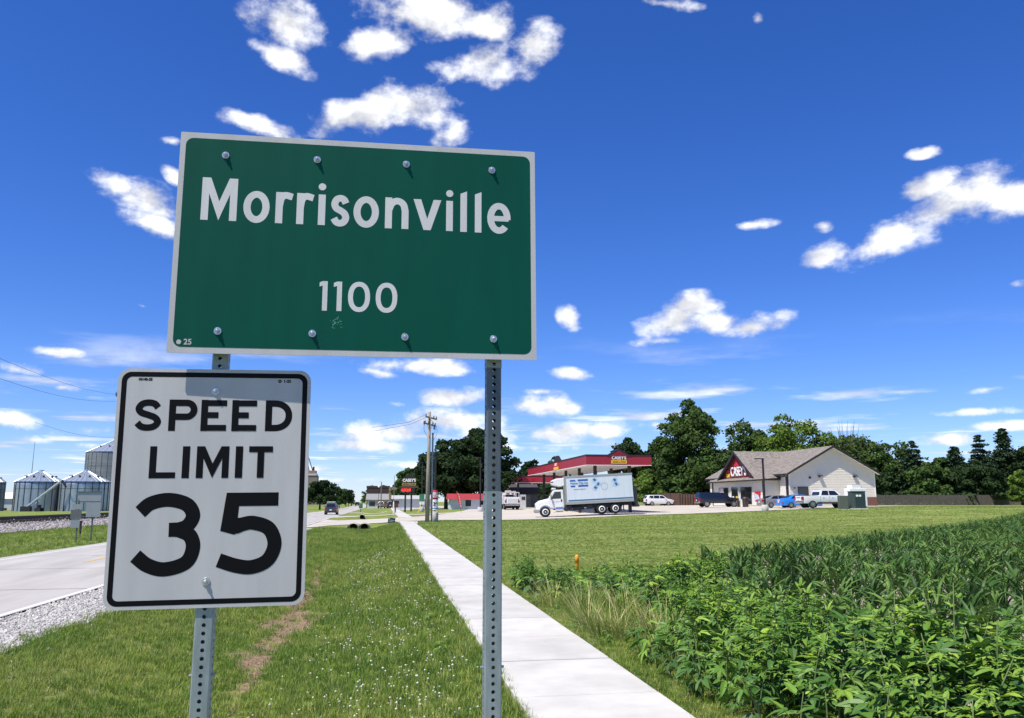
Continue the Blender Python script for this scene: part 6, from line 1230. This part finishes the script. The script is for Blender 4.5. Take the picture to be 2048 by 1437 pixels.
# ------------------------------------------------------------------ corn
def corn_mesh(nm, seed, mt):
    r = np.random.default_rng(seed); V = []; F = []; H = r.uniform(.20, .27); a0 = r.random() * 3.14
    n0 = 0
    for z in (0, H):
        for k in range(5): V.append((.009 * math.cos(k * 1.2566), .009 * math.sin(k * 1.2566), z))
    for k in range(5): F.append((k, (k + 1) % 5, 5 + (k + 1) % 5, 5 + k))
    nl = int(r.integers(7, 9))
    for k in range(nl):
        t = k / (nl - 1); a = a0 + math.pi * (k % 2) + r.normal(0, .35); d = np.array([math.cos(a), math.sin(a), 0]); L_ = r.uniform(.27, .37) * (.6 + .8 * math.sin(math.pi * (.2 + .65 * t))); w = .0250 * r.uniform(.8, 1.15); segs = 6
        b0 = r.uniform(.25, .65) * (1.15 - .75 * t); b1 = r.uniform(1.6, 2.9) * (1 - .40 * t); up = np.array([0, 0, 1.0]); side = np.cross(d, up); p = np.array([0, 0, H * (.12 + .86 * t)]); n0 = len(V)
        for q in range(segs + 1):
            u = q / segs; ww = w * (min(1, .45 + 2.4 * u)) * (1 - u ** 2.2); ang = b0 + (b1 - b0) * u ** 1.4; dirv = d * math.sin(ang) + up * math.cos(ang); nrm = d * -math.cos(ang) + up * math.sin(ang); tw = side * math.cos(u * .8) + nrm * math.sin(u * .8) * (1 if k % 2 else -1)
            V += [tuple(p - tw * ww + nrm * ww * .45), tuple(p), tuple(p + tw * ww + nrm * ww * .45)]; p = p + dirv * L_ / segs
        for q in range(segs):
            i = n0 + 3 * q; F += [(i, i + 1, i + 4, i + 3), (i + 1, i + 2, i + 5, i + 4)]
    return mesh_np(nm, V, F, mt, True)
CORN_M = [mat('corn_leaf', (.050, .122, .020), .50, objrand=.5, trans=.2, spec=.3), mat('corn_leaf_light', (.085, .175, .030), .50, objrand=.45, trans=.22, spec=.25)]
CORN = [corn_mesh('corn_plant_%d' % k, 80 + k, CORN_M[k % 2]) for k in range(7)]
ra = R(63); rd = np.array((math.sin(ra), math.cos(ra))); rp = np.array((math.cos(ra), -math.sin(ra)))
A, B_ = np.meshgrid(np.arange(-20, 130, .20), np.arange(-110, 70, .76)); A = A.ravel() + rng.normal(0, .03, A.size); B_ = B_.ravel() + rng.normal(0, .07, B_.size)
X = A * rd[0] + B_ * rp[0]; Y = A * rd[1] + B_ * rp[1]
fx, fy = math.sin(CAM_YAW), math.cos(CAM_YAW); dep = X * fx + Y * fy; lat = X * fy - Y * fx
gl = np.array((8.7, 18.6)); gd = np.array((22., 25.2)) - gl; gn = gd / np.linalg.norm(gd); off = np.abs((X - gl[0]) * -gn[1] + (Y - gl[1]) * gn[0])
k = in_field(X, Y, -.05) & (dep > 2.2) & (dep < 100) & (lat < dep * .70 + 1.5) & (Y > 1.0) & ~((off < .62) & (rng.random(X.size) < .85)) & (rng.random(X.size) > .04)
far_thin = (dep > 45) & (rng.random(X.size) < .35); k &= ~far_thin
X, Y, dep, lat = X[k], Y[k], dep[k], lat[k]
sc = rng.uniform(.88, 1.25, len(X)) * np.where(dep > 45, 1.12, 1.0); rz = rng.random(len(X)) * 6.283; pick = rng.integers(0, 7, len(X)); Z = ground_z(X, Y)
inview = (lat < dep * .62) & (lat > -.2 * dep)
order = np.argsort(np.where(inview & (dep > 6.0), dep, 1e9))[:300]
single = np.zeros(len(X), bool); single[order] = True
for i in order:
    tag(inst('corn_plant', CORN[pick[i]], None, (X[i], Y[i], Z[i]), (rng.normal(0, .06), rng.normal(0, .06), rz[i]), float(sc[i])), 'young corn plant in the near rows behind the weed bank', 'corn plant', 'near corn plants')
m = ~single; q = m.sum()
scatter('corn_field', np.stack([X[m], Y[m], Z[m]], 1), np.stack([rng.normal(0, .07, q), rng.normal(0, .07, q), rz[m]], 1), sc[m], pick[m], CORN, 'rows of young dark green corn filling the field on the right', 'corn')

# ------------------------------------------------------------------ ragweed bank
def lobed_leaf(nm, mt, seed, lobes=5):
    r = np.random.default_rng(seed); angs = {5: (-78, -40, 0, 40, 78), 3: (-48, 0, 48), 1: (0,)}[lobes]; lens = {5: (.50, .82, 1.0, .82, .50), 3: (.72, 1.0, .72), 1: (1.0,)}[lobes]
    V = [(0, .06, .0)]; F = []
    def pt(a, l, dz=0.0): x, y = l * math.sin(R(a)), l * math.cos(R(a)); V.append((x, y, -.34 * l * l + .10 * abs(x) + dz + r.normal(0, .012))); return len(V) - 1
    prev = None; first = None
    for j, (a, l) in enumerate(zip(angs, lens)):
        a += r.normal(0, 3); l *= r.uniform(.9, 1.1); wd = 17 if lobes == 1 else 10.5
        s0 = pt(a - wd * 2.1, l * .36, .03); s1 = pt(a - wd * 1.25, l * .60, .045); s2 = pt(a - wd * .62, l * .80, .03); tip = pt(a, l); m = pt(a, l * .58, -.03)
        e2 = pt(a + wd * .62, l * .80, .03); e1 = pt(a + wd * 1.25, l * .60, .045); e0 = pt(a + wd * 2.1, l * .36, .03)
        F += [(0, s0, m), (s0, s1, m), (s1, s2, m), (s2, tip, m), (tip, e2, m), (e2, e1, m), (e1, e0, m), (e0, 0, m)]
        if prev is not None: F.append((0, prev, s0))
        prev = e0
    F = [f[::-1] for f in F]
    return mesh_np(nm, V, F, mt, False)
RW = [mat('ragweed_leaf', (.125, .250, .032), .55, objrand=.5, trans=.2, spec=.35), mat('ragweed_leaf_young', (.21, .345, .042), .55, objrand=.4, trans=.25, spec=.35), mat('ragweed_leaf_deep', (.080, .175, .034), .5, objrand=.4, trans=.16, spec=.4)]
M_stem = mat('ragweed_stem', (.10, .15, .04), .7); M_tan = mat('dry_stalk', (.58, .50, .25), .8, objrand=.25)
LEAVES = [[lobed_leaf('ragweed_leaf_%d%d' % (a, b), RW[a], 10 * a + b, l) for b, l in enumerate((5, 3, 5, 3, 1))] for a in range(3)]
def plant_plan(r, H):
    """stem polyline and list of (leafset, variant, matrix)"""
    lean = np.array([r.normal(0, .07), r.normal(0, .07)]); stem = [Vector((lean[0] * z * z, lean[1] * z * z, z * H)) for z in np.linspace(0, 1, 6)]
    L_ = []; z = .10 * H + .04; a = r.random() * 3.14; 
    def pos(z): t = z / H; return Vector((lean[0] * t * t, lean[1] * t * t, z))
    while z < H * .98:
        t = z / H; size = (.098 + .115 * math.sin(math.pi * min(1, t * .95 + .12))) * r.uniform(.65, 1.3) * (.7 + .35 * H) * (.55 if t > .9 else 1)
        for s_ in (0, math.pi):
            aa = a + s_ + r.normal(0, .25); tilt = np.interp(t, [0, .5, .85, 1], [.35, .12, -.25, -.85]) + r.normal(0, .38); pet = size * .42
            d = Vector((math.sin(aa), math.cos(aa), 0)); base = pos(z) + d * pet * math.cos(tilt * .6) + Vector((0, 0, pet * (.35 - tilt * .5)))
            M = Matrix.Translation(base) @ Matrix.Rotation(-aa, 4, 'Z') @ Matrix.Rotation(-tilt - .15, 4, 'X') @ Matrix.Rotation(r.normal(0, .25), 4, 'Y') @ Matrix.Diagonal((size, size, size, 1))
            ls = 1 if t > .84 and r.random() < .7 else (2 if r.random() < (.7 if t < .55 else .35) else 0); L_.append((ls, int(r.integers(0, 5)) if t < .85 else int(r.choice([1, 4, 3])), M))
        if H > .6 and .25 < t < .8 and r.random() < .75:      # short axillary shoots
            for s_ in (0, math.pi):
                aa = a + s_ + r.normal(0, .3); d = Vector((math.sin(aa), math.cos(aa), .8)).normalized(); bl = r.uniform(.10, .22)
                for q in range(4):
                    b2 = aa + (q - 1.5) * 1.1; sz = r.uniform(.07, .12); M = Matrix.Translation(pos(z) + d * bl * (.5 + .2 * q)) @ Matrix.Rotation(-b2, 4, 'Z') @ Matrix.Rotation(r.normal(.25, .3), 4, 'X') @ Matrix.Diagonal((sz, sz, sz, 1)); L_.append((1 if r.random() < .4 else 0, int(r.choice([1, 3, 4])), M))
        z += r.uniform(.055, .085) * (1.15 - .35 * t); a += math.pi / 2
    return stem, L_
def joined_plant(nm, seed, H):
    r = np.random.default_rng(seed); stem, L_ = plant_plan(r, H); sb = MB(); sb.tube(stem, [.010, .009, .008, .006, .005, .003], 5); fb = MB()
    for ls, v, M in L_:
        me = LEAVES[ls][v]; fb.cur = ls; fb.add([tuple(p.co) for p in me.vertices], [tuple(p.vertices) for p in me.polygons], M)
    return sb.mesh(nm + '_stem', M_stem, True), fb.mesh(nm + '_foliage', RW)
JP = [joined_plant('ragweed_%d' % k, 200 + k, H) for k, H in enumerate((.95, .85, .75, .65, .55, .45, .9, .8))]
bank = []
tries = 0
while len(bank) < 250 and tries < 9000:
    tries += 1
    Y = 2.9 + 14.0 * rnd.random() ** 1.25; xl = float(walk_l(Y)) + WALK_W + .34; xr = float(np.interp(Y, [2.8, 6, 9, 12, 15.2, 19], [4.1, 4.45, 4.9, 5.5, 6.2, 7.0])); X = rnd.uniform(xl, xr)
    if 9.0 < Y < 13.2 and X < xl + 1.0: continue
    if any((X - b[0]) ** 2 + (Y - b[1]) ** 2 < (.19 + .006 * Y) ** 2 for b in bank): continue
    if 6.0 < Y < 6.9 and 3.6 < X < 4.1: continue                # a bare pocket with dead stalks
    u = (X - xl) / (xr - xl); H = np.interp(u, [0, .25, .6, 1], [.38, .62, .88, .80]) * rnd.uniform(.85, 1.15) * np.interp(Y, [3, 6, 9, 12, 17], [1.0, .95, .80, .66, .52]); bank.append((X, Y, H))
for X, Y, H in ((3.95, 5.15, 1.08), (4.1, 5.45, 1.0), (3.8, 5.6, .98), (4.15, 4.75, 1.05), (4.2, 5.9, .95)): bank.append((X, Y, H))
for k in range(12): q = on(1372 + rnd.uniform(-58, 62), 14.2 + rnd.uniform(-.7, .7)); bank.append((q.x, q.y, rnd.uniform(.62, .82)))
for k in range(16): q = on(1062 + rnd.uniform(-42, 60), 15.2 + rnd.uniform(-1.6, 1.8)); bank.append((max(q.x, float(walk_l(q.y)) + WALK_W + .3), q.y, rnd.uniform(.42, .62)))
bank.sort(key=lambda b: b[0] * fx + b[1] * fy)
vis = [b for b in bank if (b[0] * fy - b[1] * fx) < (b[0] * fx + b[1] * fy) * .66 and b[0] * fx + b[1] * fy > 3.6]
close = set(id(b) for b in vis[:46])
for i, b in enumerate(bank):
    X, Y, H = b; z = gz(X, Y)
    zone = ('low ragweed plant on the sidewalk side of the weed bank', 'low ragweed along the sidewalk') if H < .55 and Y < 12 else ('ragweed plant at the far end of the weed bank near the lawn', 'far ragweed') if Y >= 12 else ('tall ragweed plant in the nearest lower right part of the bank', 'nearest tall ragweed') if Y < 6.5 else ('tall ragweed plant in the middle of the bank before the corn', 'middle tall ragweed')
    t = thing('ragweed_plant', zone[0], 'weed', (X, Y, z), rnd.random() * 6.28, zone[1])
    if id(b) in close:
        stem, L_ = plant_plan(np.random.default_rng(400 + i), H); part('stem', M_stem, t, lambda q: q.tube(stem, [.011, .010, .008, .007, .005, .003], 6), True)
        for ls, v, M in L_:
            o = bpy.data.objects.new('leaf', LEAVES[ls][v]); put(o, t); o.matrix_local = M
    else:
        s_, f_ = min(JP, key=lambda q: abs(q[1].vertices[-1].co.z - H) + rnd.random() * .25); k_ = H / max(.3, max(v.co.z for v in s_.vertices))
        inst('stem', s_, t, sc=k_); inst('foliage', f_, t, sc=k_)
# low weeds along both sidewalk edges
SM = [joined_plant('low_weed_%d' % k, 300 + k, H) for k, H in enumerate((.20, .26, .32))]
edge = []
for k in range(34):
    if k < 16: Y = rnd.uniform(9, 26); X = float(walk_l(Y)) - rnd.uniform(.06, .5)
    elif k < 24: Y = rnd.uniform(5.5, 15); X = float(walk_l(Y)) + WALK_W + rnd.uniform(.12, .38)
    else: Y = rnd.uniform(13, 18.5); X = float(walk_l(Y)) + WALK_W + rnd.uniform(.15, 1.7)
    s_, f_ = SM[k % 3]; t = thing('low_weed', 'small leafy weed growing at the sidewalk edge' if k < 24 else 'small bushy weed at the far end of the weed bank', 'weed', (X, Y, gz(X, Y)), rnd.random() * 6.28, 'low weeds at the sidewalk edge' if k < 24 else 'low weeds at the far end of the bank'); q = rnd.uniform(.3, .55) if k < 24 else rnd.uniform(.8, 1.5); inst('stem', s_, t, sc=q); inst('foliage', f_, t, sc=q)
# tall grass with dry seed stalks
def clump(nm, seed, nb, h, mt, lean, w, spread, b=(.05, .35, .3, 1.1)):
    r = np.random.default_rng(seed); V = []; F = []
    for k in range(nb):
        a = r.random() * 6.283; q = spread * math.sqrt(r.random()); d = np.array([math.cos(a), math.sin(a), 0]) * .7 + np.array(lean); d /= np.linalg.norm(d) + 1e-9
        blade_strip(V, F, (q * math.cos(a), q * math.sin(a), 0), d, h * r.uniform(.55, 1.15), w * r.uniform(.7, 1.3), (r.uniform(b[0], b[1]), r.uniform(b[2], b[3])), 4)
    return mesh_np(nm, V, F, mt)
GC = [clump('tall_grass_%d' % k, 500 + k, 110, .46, (G1, G2)[k % 2], (-.3, 0, 0), .004, .24, (.1, .7, .6, 1.6)) for k in range(3)]; SC_ = [clump('dry_stalks_%d' % k, 520 + k, 20, .66, M_tan, (-.5, -.1, 0), .0036, .24, (.15, .7, .5, 1.5)) for k in range(3)]
for k in range(20):
    Y = rnd.uniform(8.8, 13.4); X = float(walk_l(Y)) + WALK_W + rnd.uniform(.25, 1.15); t = thing('tall_grass_clump', 'clump of tall grass with dry tan stalks between the weeds', 'grass clump', (X, Y, gz(X, Y)), rnd.uniform(-.5, .5), 'tall grass clumps'); q = rnd.uniform(.75, 1.1); inst('green_blades', GC[k % 3], t, sc=q); inst('dry_stalks', SC_[k % 3], t, sc=q)
for k in range(5):
    Y = rnd.uniform(6.0, 7.0); X = rnd.uniform(3.6, 4.1); t = thing('dead_stalk_clump', 'clump of dead brown stalks in the gap of the weed bank', 'grass clump', (X, Y, gz(X, Y)), rnd.random() * 6, 'dead stalks'); inst('dry_stalks', SC_[k % 3], t, sc=.5)
# orange utility marker among the weeds
g = Vector((4.75, 18.0, gz(4.75, 18.0))); t = thing('utility_marker', 'small yellow orange utility marker standing in the weeds', 'marker post', g); part('post', mat('orange_marker', (.72, .33, .02), .5), t, lambda b: b.lathe([(.042, 0), (.042, .42), (.038, .44)], 14), True); part('cap', mat('yellow_marker_cap', (.75, .30, .02), .5), t, lambda b: b.lathe([(.046, .30), (.046, .45), (.02, .48)], 14), True)
